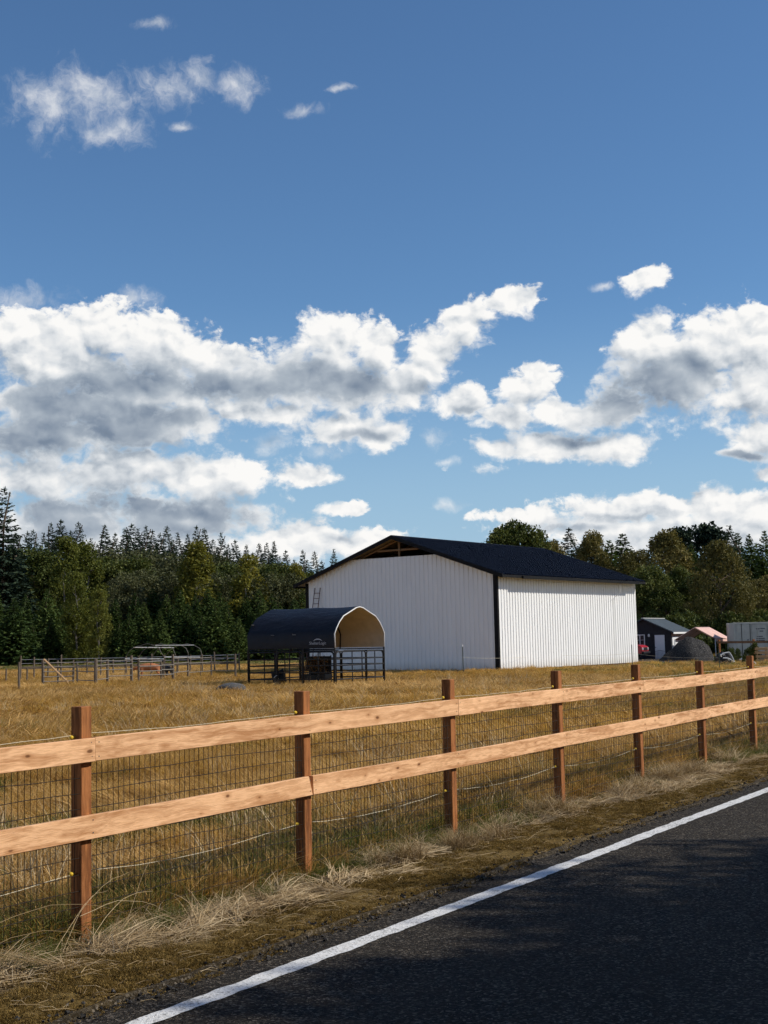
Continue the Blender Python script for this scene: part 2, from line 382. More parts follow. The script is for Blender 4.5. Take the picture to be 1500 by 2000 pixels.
# crushed rock
k = mat('gravel', 0.95, 0.2)
pos = geo_pos(k)
cell = k.voro(pos, 16.0, 'F1', out='Color'); cs = k.new('ShaderNodeSeparateColor'); k.l.new(cell, cs.inputs[0])
c = k.ramp(cs.outputs[0], [(0.0, (0.020, 0.019, 0.019)), (0.7, (0.045, 0.043, 0.041)), (1.0, (0.10, 0.095, 0.09))])
c = k.mix(k.step(k.noise(pos, 0.7, 4, 0.6), 0.35, 0.65, 0, 0.5), c, (0.034, 0.032, 0.031))
col(k, c); bump(k, k.voro(pos, 16.0, 'F1'), 0.05)

def leafmat(name, a, b, c2, trans=0.25, rough=0.55):
    """leaves: colour varies from leaf to leaf (face attribute) and from tree to tree"""
    k = mat(name, rough, 0.08)
    at_ = k.new('ShaderNodeAttribute', attribute_name='tone').outputs['Fac']
    r = oinfo(k)
    cc = k.ramp(k.m('ADD', at_, k.m('MULTIPLY', k.m('SUBTRACT', r, 0.5), 0.35)), [(0.05, a), (0.5, b), (0.95, c2)])
    col(k, cc)
    if trans:
        t = k.new('ShaderNodeBsdfTranslucent'); k.l.new(k.mix(1.0, cc, (1.0, 0.95, 0.55), 'MULTIPLY'), t.inputs[0])
        mx = k.new('ShaderNodeMixShader'); mx.inputs[0].default_value = trans
        o = k.n['Material Output']
        k.l.new(k.b.outputs[0], mx.inputs[1]); k.l.new(t.outputs[0], mx.inputs[2]); k.l.new(mx.outputs[0], o.inputs[0])
    return k
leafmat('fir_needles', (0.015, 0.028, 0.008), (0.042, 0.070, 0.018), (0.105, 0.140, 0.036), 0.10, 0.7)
leafmat('far_needles', (0.013, 0.025, 0.017), (0.030, 0.048, 0.030), (0.056, 0.080, 0.042), 0.05, 0.8)
leafmat('poplar_leaves', (0.070, 0.085, 0.018), (0.145, 0.160, 0.034), (0.27, 0.26, 0.07), 0.35)
leafmat('alder_leaves', (0.040, 0.056, 0.016), (0.085, 0.105, 0.028), (0.155, 0.165, 0.050), 0.22)
leafmat('brown_leaves', (0.070, 0.066, 0.022), (0.145, 0.130, 0.042), (0.25, 0.20, 0.07), 0.22)
leafmat('yellow_leaves', (0.085, 0.092, 0.017), (0.17, 0.165, 0.03), (0.30, 0.265, 0.055), 0.35)
leafmat('willow_leaves', (0.055, 0.062, 0.028), (0.105, 0.112, 0.050), (0.165, 0.165, 0.085), 0.2)
leafmat('dry_grass', (0.24, 0.135, 0.045), (0.54, 0.325, 0.108), (0.80, 0.555, 0.245), 0.38, 0.6)
leafmat('green_grass', (0.060, 0.080, 0.020), (0.13, 0.150, 0.038), (0.26, 0.235, 0.08), 0.35, 0.55)
leafmat('straw', (0.19, 0.125, 0.060), (0.43, 0.32, 0.18), (0.66, 0.53, 0.34), 0.15, 0.7)
leafmat('moss', (0.055, 0.036, 0.012), (0.18, 0.118, 0.036), (0.40, 0.275, 0.10), 0.25, 0.9)
leafmat('hay', (0.20, 0.10, 0.03), (0.32, 0.17, 0.06), (0.42, 0.26, 0.10), 0.1, 0.8)
# ------------------------------------------------------------------ mesh helpers
class MB:
    def __init__(s): s.v = []; s.f = []; s.t = []; s.mi = []
    def add(s, vs, fs, tone=0.5, mi=0):
        o = len(s.v); s.v.extend([tuple(x) for x in vs])
        for f in fs: s.f.append(tuple(i+o for i in f)); s.t.append(tone); s.mi.append(mi)
    def box(s, x0, x1, y0, y1, z0, z1, mi=0):
        s.add([(x0,y0,z0),(x1,y0,z0),(x1,y1,z0),(x0,y1,z0),(x0,y0,z1),(x1,y0,z1),(x1,y1,z1),(x0,y1,z1)],
              [(0,3,2,1),(4,5,6,7),(0,1,5,4),(1,2,6,5),(2,3,7,6),(3,0,4,7)], mi=mi)
        return s
    def bbox(s, x0, x1, y0, y1, z0, z1, b=0.01):
        """box with chamfered edges"""
        bm = bmesh.new(); bmesh.ops.create_cube(bm, size=1.0)
        for v in bm.verts: v.co = Vector(((x0+x1)/2 + v.co.x*(x1-x0), (y0+y1)/2 + v.co.y*(y1-y0), (z0+z1)/2 + v.co.z*(z1-z0)))
        bmesh.ops.bevel(bm, geom=list(bm.edges), offset=b, segments=1, affect='EDGES')
        bm.verts.index_update()
        s.add([v.co for v in bm.verts], [[v.index for v in f.verts] for f in bm.faces]); bm.free()
        return s
    def tube(s, pts, r, n=6, cap=True, tone=0.5):
        pts = [Vector(p) for p in pts]
        rs = r if isinstance(r, (list, tuple)) else [r]*len(pts)
        rings = []; up0 = None
        for i, p in enumerate(pts):
            a = pts[max(i-1, 0)]; b = pts[min(i+1, len(pts)-1)]
            d = (b-a).normalized()
            u = d.cross(Vector((0, 0, 1)))
            if u.length < 1e-3: u = d.cross(Vector((1, 0, 0)))
            u.normalize()
            if up0 is not None and u.dot(up0) < 0: u = -u
            up0 = u; w = d.cross(u)
            rings.append([p + (u*math.cos(2*math.pi*j/n) + w*math.sin(2*math.pi*j/n))*rs[i] for j in range(n)])
        vs = [v for R in rings for v in R]; fs = []
        for i in range(len(pts)-1):
            for j in range(n):
                k2 = (j+1) % n
                fs.append((i*n+j, i*n+k2, (i+1)*n+k2, (i+1)*n+j))
        if cap: fs.append(tuple(range(n-1, -1, -1))); fs.append(tuple((len(pts)-1)*n+j for j in range(n)))
        s.add(vs, fs, tone); return s
    def lathe(s, prof, n=14, axis=None, org=(0,0,0)):
        vs = []; fs = []
        for (r, z) in prof:
            for j in range(n):
                a = 2*math.pi*j/n; vs.append((org[0]+r*math.cos(a), org[1]+r*math.sin(a), org[2]+z))
        for i in range(len(prof)-1):
            for j in range(n):
                k2 = (j+1) % n; fs.append((i*n+j, i*n+k2, (i+1)*n+k2, (i+1)*n+j))
        fs.append(tuple(range(n-1, -1, -1))); fs.append(tuple((len(prof)-1)*n+j for j in range(n)))
        s.add(vs, fs); return s
    def mesh(s, name, mats, smooth=False, tone=False):
        me = bpy.data.meshes.new(name)
        me.from_pydata(s.v, [], s.f)
        for m in (mats if isinstance(mats, (list, tuple)) else [mats]): me.materials.append(MATS[m])
        if any(s.mi): me.polygons.foreach_set('material_index', s.mi)
        if tone:
            a = me.attributes.new('tone', 'FLOAT', 'FACE'); a.data.foreach_set('value', s.t)
        if smooth: me.polygons.foreach_set('use_smooth', [True]*len(me.polygons))
        me.update(); return me
    def build(s, name, mats, parent=None, loc=None, rot=None, smooth=False, tone=False):
        return link(name, s.mesh(name, mats, smooth, tone), parent, loc, rot)

def link(name, data, parent=None, loc=None, rot=None):
    o = bpy.data.objects.new(name, data); C.objects.link(o)
    if parent is not None: o.parent = parent
    if loc is not None: o.location = loc
    if rot is not None: o.rotation_euler = rot
    return o
def tag(o, label=None, cat=None, group=None, kind=None):
    if label: o['label'] = label
    if cat: o['category'] = cat
    if group: o['group'] = group
    if kind: o['kind'] = kind
    return o
def thing(name, label, cat, loc=(0,0,0), rz=0.0, group=None):
    o = bpy.data.objects.new(name, None); C.objects.link(o); o.empty_display_size = 0.2
    o.location = loc; o.rotation_euler = (0, 0, rz)
    return tag(o, label, cat, group)
def copy_tree(o, parent=None):
    c = o.copy(); C.objects.link(c); c.parent = parent
    for ch in list(o.children): copy_tree(ch, c)
    return c

def _hash(ix, iy, seed):
    h = (ix.astype(np.int64)*374761393 + iy.astype(np.int64)*668265263 + seed*1442695041) & 0x7fffffff
    h = ((h ^ (h >> 13))*1274126177) & 0x7fffffff
    return ((h ^ (h >> 16)) & 0xffff)/65535.0
def vnoise(x, y, seed=0):
    x = np.asarray(x, float); y = np.asarray(y, float)
    ix = np.floor(x); iy = np.floor(y); fx = x-ix; fy = y-iy
    fx = fx*fx*(3-2*fx); fy = fy*fy*(3-2*fy)
    ix = ix.astype(np.int64); iy = iy.astype(np.int64)
    a = _hash(ix, iy, seed); b = _hash(ix+1, iy, seed); c = _hash(ix, iy+1, seed); d = _hash(ix+1, iy+1, seed)
    return (a*(1-fx)+b*fx)*(1-fy) + (c*(1-fx)+d*fx)*fy
def fbm(x, y, seed=0, oct=4):
    t = 0; a = 0.5; s = 0
    for i in range(oct):
        t = t + a*vnoise(x*2**i, y*2**i, seed+i*17); s += a; a *= 0.5
    return t/s

# ------------------------------------------------------------------ the lie of the land
P1 = Vector((-1.948, 8.565, 0)); FANG = 0.5552
FD = Vector((math.sin(FANG), math.cos(FANG), 0)); FN = Vector((FD.y, -FD.x, 0))     # along the fence; towards the road
ROAD_Z, EDGE_S = 0.10, 1.42
def st(x, y):
    return (x-P1.x)*FN.x + (y-P1.y)*FN.y, (x-P1.x)*FD.x + (y-P1.y)*FD.y     # s across (towards the road), t along
def from_st(s, t, z=0.0):
    return Vector((P1.x + FN.x*s + FD.x*t, P1.y + FN.y*s + FD.y*t, z))
def sstep(x, a, b):
    t = np.clip((np.asarray(x, float)-a)/(b-a), 0, 1); return t*t*(3-2*t)
def ground_z(x, y):
    s, t = st(np.asarray(x, float), np.asarray(y, float))
    und = (fbm(np.asarray(x)*0.22, np.asarray(y)*0.22, 3)-0.5)*0.16
    fade = sstep(np.hypot(x, y), 140, 60)
    w = sstep(s, -0.2, 0.5)*(1-sstep(s, 8.6, 9.6))
    return und*fade*(1-w) - 0.10*w
def verge_z(yv, x):          # yv: distance from the asphalt edge towards the fence
    base = ROAD_Z - 0.012 - 0.08*np.clip(yv/1.4, 0, 1.2)
    lump = (fbm(x*7, yv*9, 5)-0.42)*0.05 + (fbm(x*24, yv*24, 9, 3)-0.5)*0.022
    hump = 0.03*np.exp(-((yv-0.45)/0.35)**2)
    return base + (lump + hump)*sstep(yv, -0.05, 0.12)*1.0

# ground sheet, finer near the viewer
def grid_axis(n, near, far):
    u = np.linspace(-1, 1, n); return np.sign(u)*(near*np.abs(u) + (far-near)*np.abs(u)**5)
gx = grid_axis(181, 60, 3000); gy = grid_axis(181, 60, 3000)
X, Y = np.meshgrid(gx, gy + 30); Z = ground_z(X, Y)
me = bpy.data.meshes.new('ground'); n = len(gx)
me.from_pydata(np.stack([X.ravel(), Y.ravel(), Z.ravel()], 1).tolist(), [],
               [(j*n+i, j*n+i+1, (j+1)*n+i+1, (j+1)*n+i) for j in range(n-1) for i in range(n-1)])
me.materials.append(MATS['field_ground']); me.polygons.foreach_set('use_smooth', [True]*len(me.polygons))
tag(link('ground', me), 'dry golden pasture ground running from the roadside to the woods', 'ground', kind='structure')

RZ = math.atan2(FD.y, FD.x)
# road: crowned strip, local X along the road, local Y from the asphalt edge to the left
def road_profile(y): return -0.02*abs(y + 3.55)/3.5 + 0.02
mb = MB(); xs = np.linspace(-60, 160, 45); ys = [0.06, -0.02, -0.5, -1.8, -3.55, -5.3, -6.6, -7.1, -7.16]
edge = lambda x, s: (fbm(np.array([x*3.0]), np.array([s*1.0]), 21)[0]-0.5)*0.06
for x in np.linspace(-60, 160, 441):
    for j, y in enumerate(ys):
        z = ROAD_Z + road_profile(y); yy = y
        if j == 0: z = ROAD_Z - 0.09
        if j in (0, 1): yy += edge(x, 0.5)
        if j == len(ys)-1: z = ROAD_Z - 0.10
        mb.v.append((x, yy, z))
m_ = len(ys)
for i in range(440):
    for j in range(m_-1):
        mb.f.append((i*m_+j, i*m_+j+1, (i+1)*m_+j+1, (i+1)*m_+j)); mb.t.append(0); mb.mi.append(0)
road_org = from_st(EDGE_S, 0)
tag(mb.build('road', 'asphalt', None, road_org, (0,0,RZ)), 'dark asphalt road with fine aggregate', 'road', kind='structure')
# painted edge line with ragged edges, 4 mm above the asphalt
mb = MB(); xs = np.arange(-14, 60, 0.025)
e1 = (fbm(xs*9, xs*0+3, 31, 3)-0.5)*0.028; e2 = (fbm(xs*9, xs*0+8, 35, 3)-0.5)*0.028; drift = (fbm(xs*0.35, xs*0+2, 41, 2)-0.5)*0.03
for i, x in enumerate(xs):
    for y in (-0.315+e1[i]+drift[i], -0.445+e2[i]+drift[i]): mb.v.append((x, y, ROAD_Z + road_profile(y) + 0.004))
mb.f = [(2*i, 2*i+1, 2*i+3, 2*i+2) for i in range(len(xs)-1)]; mb.t = [0]*len(mb.f); mb.mi = [0]*len(mb.f)
tag(mb.build('edge_line', 'road_paint', None, road_org, (0,0,RZ)), 'worn white edge line painted along the asphalt', 'road marking', kind='structure')
# mossy verge
xs = np.concatenate([np.arange(-6, 14, 0.035), np.arange(14, 48, 0.09)]); nv = 44
VX, VU = np.meshgrid(xs, np.linspace(0, 1, nv), indexing='ij')
y0 = -0.06 - 0.20*np.clip(fbm(xs*1.6, xs*0+1, 51, 4)-0.45, -0.2, 0.4)
VY = y0[:, None] + (1.95-y0[:, None])*VU**1.15
VZ = verge_z(VY - y0[:, None] - 0.05, VX)
VZ = np.where(VU == 0, ROAD_Z - 0.03, VZ); VZ = VZ + (VU == 1)*-0.10
VZ = np.where((VU > 0) & (VU < 0.05), np.maximum(VZ, ROAD_Z + 0.021), VZ)
verts = np.stack([VX.ravel(), VY.ravel(), VZ.ravel()], 1)
me = bpy.data.meshes.new('verge')
me.from_pydata(verts.tolist(), [], [(i*nv+j, (i+1)*nv+j, (i+1)*nv+j+1, i*nv+j+1) for i in range(len(xs)-1) for j in range(nv-1)])
me.materials.append(MATS['verge_moss']); me.polygons.foreach_set('use_smooth', [True]*len(me.polygons))
tag(link('verge', me, None, road_org, (0,0,RZ)), 'lumpy mossy verge between the asphalt and the board fence', 'verge', kind='structure')
# gravel yard beyond the barn
mb = MB(); cx, cy = 22.5, 99.0; ring = []
for i in range(48):
    a = 2*math.pi*i/48; r = 1 + 0.12*math.sin(3*a+1) + 0.07*math.sin(7*a)
    ring.append((cx + 11*r*math.cos(a), cy + 9.5*r*math.sin(a)))
mb.add([(cx, cy, 0.03)] + [(x, y, 0.022) for x, y in ring] + [(cx + (x-cx)*1.05, cy + (y-cy)*1.05, -0.12) for x, y in ring],
       [(0, 1+i, 1+(i+1) % 48) for i in range(48)] + [(1+i, 49+i, 49+(i+1) % 48, 1+(i+1) % 48) for i in range(48)])
tag(mb.build('gravel_yard', 'gravel'), 'grey crushed rock yard in front of the dark shed', 'yard', kind='structure')
# ------------------------------------------------------------------ board fence along the road
SP = 2.392; POST_H, RAIL_H = 1.463, 0.148
PW = 0.092
fence = thing('board_fence', 'two rail board fence of new orange timber with black wire mesh along the road', 'fence', P1, RZ)
# local frame of the fence: X along it, Y away from the road, Z up
RISE = 0.0023
fr = random.Random(3)
def fz(x): return RISE*x
posts_i = list(range(-3, 11))
for i in posts_i:
    x = i*SP; mb = MB()
    dx = {0: -0.010, 1: 0.012, 2: -0.02, 3: 0.015}.get(i, fr.uniform(-0.015, 0.015))
    h = POST_H + fr.uniform(-0.012, 0.012)
    mb.bbox(-0.5, h, -PW/2, PW/2, -PW/2, PW/2, 0.004)          # length along local X for the grain
    o = mb.build('post', 'post_wood', fence, (x+dx, 0, fz(x)), (0, -math.pi/2 + fr.uniform(-0.008, 0.008), 0))
    ins_z = {0: 1.285}.get(i, 1.30)
    ins = MB(); ins.tube([(0, 0, 0), (-0.015, 0, 0), (-0.02, 0, 0), (-0.032, 0, 0), (-0.04, 0, 0)], [0.007, 0.007, 0.013, 0.013, 0.008], 8)
    for z in (ins_z, 0.44):
        ins.build('insulator', 'insulator_yellow', fence, (x+dx-PW/2-0.0005, 0.012, fz(x)+z))
def board(name, x0, x1, ztop, cut0=0.0, cut1=0.0, sag=0.0, warp=0.0):
    """2x6 board on the road side of the posts, seated on the posts' faces; ends may be cut askew"""
    L = x1-x0; n = 16; mb = MB(); h = RAIL_H; th = 0.038; e = 0.003
    y1 = -PW/2 - 0.001; y0 = y1-th
    for i in range(n+1):
        u = i/n; b = sag*math.sin(u*math.pi) + warp*math.sin(u*2*math.pi)
        xa = L*u + (cut0 if i == 0 else 0) - (cut1 if i == n else 0); xb = L*u
        wob = 0.0015*math.sin(u*9+x0)
        sec = [(xb, y0+e, -h), (xb, y0, -h+e), (xa, y0, -e), (xa, y0+e, 0), (xa, y1-e, 0), (xa, y1, -e), (xb, y1, -h+e), (xb, y1-e, -h)]
        for (x, y, z) in sec: mb.v.append((x-L/2, y+wob, z + b + h/2))
    for i in range(n):
        for j in range(8):
            mb.f.append((i*8+j, (i+1)*8+j, (i+1)*8+(j+1) % 8, i*8+(j+1) % 8))
    mb.f.append(tuple(range(8))); mb.f.append(tuple(n*8+7-j for j in range(8)))
    mb.t = [0.5]*len(mb.f); mb.mi = [0]*len(mb.f)
    xm = (x0+x1)/2
    o = mb.build(name, 'rail_wood', fence, (xm, 0, fz(xm) + ztop - h/2), (0, -math.atan(RISE), 0))
    # nail heads where the board crosses a post
    nl = MB(); nl.tube([(0, 0.002, 0), (0, -0.0015, 0)], 0.0042, 6); me_ = nl.mesh('nail', 'nail_steel')
    for i in posts_i:
        px = i*SP
        if x0-0.05 <= px <= x1+0.05:
            for dz in (-0.042, 0.042):
                q = min(max(px + fr.uniform(-0.012, 0.012), x0+0.03), x1-0.03)
                link('nail', me_, o, (q-xm, y0-0.0005, dz + fr.uniform(-0.008, 0.008)))
    return o
G = 0.0035
for a in range(-2, 9, 2):           # upper boards meet on posts 1, 3, 5 ...
    board('rail', a*SP+0.028+G/2, (a+2)*SP+0.028-G/2, 1.275 + fr.uniform(-0.004, 0.004), sag=fr.uniform(-0.010, 0.004), warp=fr.uniform(-0.004, 0.004))
for a in range(-3, 9, 2):           # lower boards meet on posts 2, 4, 6 ...
    x0, x1 = a*SP+0.03+G/2, (a+2)*SP+0.03-G/2
    board('rail', x0 + (0.006 if a == 1 else 0), x1 - (0.006 if a == -1 else 0), 0.806 + fr.uniform(-0.004, 0.004), sag=fr.uniform(-0.010, 0.004), warp=fr.uniform(-0.004, 0.004),
          cut0=(-0.008 if a == 1 else 0.0), cut1=(0.045 if a == -1 else 0.0))
# woven wire mesh, one panel per bay, on the field side of the boards
for i in posts_i[:-1]:
    mb = MB(); x0, x1 = i*SP+PW/2, (i+1)*SP-PW/2; L = x1-x0
    r = 0.0025; rr = random.Random(100+i)
    nvw = int(L/0.0508)
    sagp = lambda u: 0.010*math.sin(u*math.pi)
    for j in range(nvw+1):
        x = j*L/nvw; u = x/L; b = rr.uniform(-0.006, 0.006)
        mb.tube([(x, -0.028+sagp(u), 0.03), (x+b, -0.028+sagp(u)+rr.uniform(-0.005, 0.005), 0.55), (x+rr.uniform(-0.004, 0.004), -0.028+sagp(u), 1.14)], r, 3, False)
    for q in range(12):
        z = 0.04 + q*0.1; pts = []
        for j in range(0, nvw+1, 3):
            x = j*L/nvw; u = x/L; pts.append((x, -0.0315+sagp(u), z + 0.005*math.sin(x*5+q*2+i) + rr.uniform(-0.003, 0.003)))
        mb.tube(pts, r*(1.5 if q in (11, 0) else 1.15), 3, False)
    tag(mb.build('wire_mesh', 'wire_dark', fence, (x0, 0, fz(x0))), kind='stuff')
# two strands of electric rope on the insulators, behind the boards
for zz, amp in ((1.30, 0.014), (0.44, 0.05)):
    for i in posts_i[:-1]:
        x0, x1 = i*SP - 0.075, (i+1)*SP - 0.075; rr = random.Random(int(zz*100)+i)
        pts = []
        for j in range(13):
            u = j/12; pts.append(((x1-x0)*u, 0.012 + 0.02*math.sin(u*math.pi) + (PW/2+0.012)*(1 if 0.02 < u < 0.075 else 0), -amp*math.sin(u*math.pi) + rr.uniform(-0.004, 0.004)))
        pts[1] = (0.078, PW/2+0.012, 0)
        MB().tube(pts, 0.0016 if zz > 1 else 0.0019, 5, False).build('fence_rope', 'rope_white', fence, (x0, 0, fz(x0)+zz))
# ------------------------------------------------------------------ white barn
BANG = math.radians(36.5); BL, BW, BE = 17.1, 13.7, 5.50
BP = 0.345                                     # roof pitch
BC = Vector((6.15, 73.77, 0))                  # near corner
# local frame: X along the long side (away to the right), Y along the gable wall (to the left), origin at the near corner
barn = thing('white_barn', 'large white ribbed metal barn with black roof and open gable peak', 'barn', BC, math.pi/2 - BANG)
OVE, OVG, RT = 0.65, 0.44, 0.16
def ribbed(width, z0, ztops, nrib, out=1.0):
    """sheet in the local XZ plane, ribs towards -Y; ztops gives the top height at any x"""
    rp = []; pit = width/nrib
    for r in range(nrib):
        x = r*pit
        rp += [(x, 0.0), (x+pit*0.34, 0.0), (x+pit*0.42, 0.036), (x+pit*0.92, 0.036)]
    rp.append((width, 0.0))
    mb = MB()
    for (x, d) in rp: mb.v += [(x, -d*out, z0), (x, -d*out, ztops(x))]
    mb.f = [(2*i, 2*i+2, 2*i+3, 2*i+1) for i in range(len(rp)-1)]; mb.t = [0.5]*len(mb.f); mb.mi = [0]*len(mb.f)
    return mb
# long wall facing the sun: sheets of three ribs
NS = 19; w = BL/NS
wall = MB().box(0.05, BL-0.05, 0.10, 0.16, 0.1, BE-0.02).build('side_wall', 'raw_wood', barn)
me_ = ribbed(w, 0.12, lambda x: BE-0.005, 3).mesh('sheet', 'white_sheet')
for i in range(NS): link('sheet', me_, wall, (i*w, 0.002*(i % 2), 0))
# far long wall and rear gable, seen from other sides only
wall2 = MB().box(0.05, BL-0.05, BW-0.16, BW-0.10, 0.1, BE-0.02).build('side_wall', 'raw_wood', barn)
for i in range(NS): link('sheet', me_, wall2, ((i+1)*w, BW-0.002*(i % 2), 0), (0, 0, math.pi))
# gable wall: sheets cut along the roof line and below the open peak
NG = 15; wg = BW/NG
def gable_top(y): return BE + BP*min(y, BW-y) - 0.02
OP0, OP1, OPZ = 4.15, 9.30, BE + 1.22          # opening under the peak
for front in (True, False):
    gw = MB()
    frame_x = 0.12 if front else BL-0.12
    gw.box(frame_x-0.03, frame_x+0.03, 0.15, BW-0.15, 0.1, BE-0.15)
    gwall = gw.build('gable_wall', 'raw_wood', barn)
    for i in range(NG):
        y0 = i*wg
        def top(x, y0=y0):
            y = y0+x
            return min(gable_top(y), OPZ) if (front and 3.2 < y < BW-3.2) else gable_top(y)
        if front:      # sheet runs along +Y, ribs towards -X
            mb = ribbed(wg, 0.12, lambda x, t=top: t(wg-x), 3)
            mb.build('sheet', 'white_sheet', gwall, (0.002*(i % 2), y0+wg, 0), (0, 0, -math.pi/2))
        else:
            mb = ribbed(wg, 0.12, lambda x, t=top: t(x), 3)
            mb.build('sheet', 'white_sheet', gwall, (BL-0.002*(i % 2), y0, 0), (0, 0, math.pi/2))
# posts and truss in the open peak
fw = MB()
pk = BE + BP*BW/2
truss_bits = [('king_post', [(0.30, BW/2-0.02, OPZ-0.3), (0.30, BW/2-0.02, pk-0.12)], 0.075), ('collar_tie', [(0.22, BW/2-1.5, pk-0.72), (0.22, BW/2+1.5, pk-0.72)], 0.055),
              ('truss_chord', [(0.26, 3.0, BE+3.0*BP-0.12), (0.26, BW/2, pk-0.12)], 0.06), ('truss_chord', [(0.26, BW-3.0, BE+3.0*BP-0.12), (0.26, BW/2, pk-0.12)], 0.06),
              ('truss_brace', [(0.28, 3.9, OPZ-0.05), (0.28, 4.6, OPZ+0.22)], 0.04)]
for nm, pts, r in truss_bits:
    MB().tube(pts, r, 4).build(nm, 'truss_wood', barn)
for j in range(1, 7):                          # rafters further in
    x = j*2.4
    for sgn in (0, 1):
        pts = [(x, 0.3, BE+0.3*BP-0.14), (x, BW/2, pk-0.14)] if sgn == 0 else [(x, BW-0.3, BE+0.3*BP-0.14), (x, BW/2, pk-0.14)]
        MB().tube(pts, 0.06, 4).build('rafter', 'truss_wood', barn)
# roof: deck, ribbed sheets, fascia, ridge cap
sl = math.hypot(1, BP)
for side in (0, 1):
    y_e, y_r = (-OVE, BW/2) if side == 0 else (BW+OVE, BW/2)
    ze, zr = BE - BP*OVE + 0.02, pk + 0.02
    mb = MB()
    mb.add([(-OVG, y_e, ze), (BL+OVG*0.6, y_e, ze), (BL+OVG*0.6, y_r, zr), (-OVG, y_r, zr),
            (-OVG, y_e, ze+0.05), (BL+OVG*0.6, y_e, ze+0.05), (BL+OVG*0.6, y_r, zr+0.05), (-OVG, y_r, zr+0.05)],
           [(0,1,2,3),(4,7,6,5),(0,4,5,1),(1,5,6,2),(2,6,7,3),(3,7,4,0)])
    deck = mb.build('roof', 'soffit_board', barn)
    NR = 20; wr = (BL + OVG*1.6 + 0.06)/NR; slope_len = math.hypot(y_r-y_e, zr-ze) + 0.05
    mb = MB(); pit = wr/3; rp = []
    for r in range(3): rp += [(r*pit, 0.0), (r*pit+pit*0.60, 0.0), (r*pit+pit*0.66, 0.045), (r*pit+pit*0.90, 0.045)]
    rp.append((wr, 0.0))
    for (x, d) in rp: mb.v += [(x, 0, d), (x, slope_len, d)]
    mb.f = [(2*i, 2*i+2, 2*i+3, 2*i+1) for i in range(len(rp)-1)]; mb.t = [.5]*len(mb.f); mb.mi = [0]*len(mb.f)
    me_ = mb.mesh('roof_sheet', 'navy_roof_sheet')
    th = math.atan(BP)
    for i in range(NR):
        o = link('roof_sheet', me_, deck)
        if side == 0: o.location = (-OVG-0.03 + i*wr, -OVE-0.04, ze + 0.054 + 0.002*(i % 2)); o.rotation_euler = (th, 0, 0)
        else: o.location = (-OVG-0.03 + (i+1)*wr, BW+OVE+0.04, ze + 0.054 + 0.002*(i % 2)); o.rotation_euler = Euler((th, 0, math.pi), 'XYZ')
    # barge board along the gable edge and eave fascia
    for gx_ in (-OVG-0.012, BL+OVG*0.6+0.012):
        mb = MB(); d = 0.24
        mb.add([(gx_-0.02, y_e, ze-0.13), (gx_+0.02, y_e, ze-0.13), (gx_+0.02, y_r, zr-0.13), (gx_-0.02, y_r, zr-0.13),
                (gx_-0.02, y_e, ze+0.09), (gx_+0.02, y_e, ze+0.09), (gx_+0.02, y_r, zr+0.09), (gx_-0.02, y_r, zr+0.09)],
               [(0,3,2,1),(4,5,6,7),(0,1,5,4),(1,2,6,5),(2,3,7,6),(3,0,4,7)])
        mb.build('barge_board', 'trim_black', barn)
    sg = -1 if side == 0 else 1
    MB().box(-OVG-0.03, BL+OVG*0.6+0.03, min(y_e+sg*0.002, y_e+sg*0.03), max(y_e+sg*0.002, y_e+sg*0.03), ze-0.10, ze+0.048).build('fascia', 'trim_black', barn)
    MB().box(1.6, BL-0.9, min(y_e+sg*0.033, y_e+sg*0.14), max(y_e+sg*0.033, y_e+sg*0.14), ze-0.13, ze+0.02).build('gutter', 'trim_black', barn)
    MB().box(-OVG, BL+OVG*0.6, min(y_e-sg*0.004, y_e-sg*0.03), max(y_e-sg*0.004, y_e-sg*0.03), ze-0.09, ze-0.002).build('soffit_batten', 'trim_black', barn)
mb = MB(); mb.add([(-OVG, BW/2-0.2, pk+0.035), (-OVG, BW/2, pk+0.13), (-OVG, BW/2+0.2, pk+0.035), (BL+OVG*0.6, BW/2-0.2, pk+0.035), (BL+OVG*0.6, BW/2, pk+0.13), (BL+OVG*0.6, BW/2+0.2, pk+0.035)],
                  [(0,3,4,1),(1,4,5,2),(0,1,2),(3,5,4),(0,2,5,3)])
mb.build('ridge_cap', 'navy_roof_sheet', barn)
# corner trims
for (x, y, sx, sy) in ((0, 0, 1, 1), (0, BW, 1, -1), (BL, 0, -1, 1), (BL, BW, -1, -1)):
    mb = MB(); a = 0.12; t = 0.046
    x0, x1 = sorted((x - sx*t, x + sx*a)); y0, y1 = sorted((y - sy*t, y - sy*(t-0.012))); mb.box(x0, x1, y0, y1, 0.11, BE-0.04 if y in (0, BW) else BE)
    x0, x1 = sorted((x - sx*t, x - sx*(t-0.012))); y0, y1 = sorted((y - sy*(t-0.013), y + sy*a*1.7)); mb.box(x0, x1, y0, y1, 0.11, BE-0.05)
    if (x, y) == (BL, 0): mb = MB(); mb.box(BL-0.02, BL+0.06, -0.046, -0.036, 0.11, BE-0.05)
    mb.build('corner_trim', 'trim_black' if x == 0 else 'white_plastic', barn)
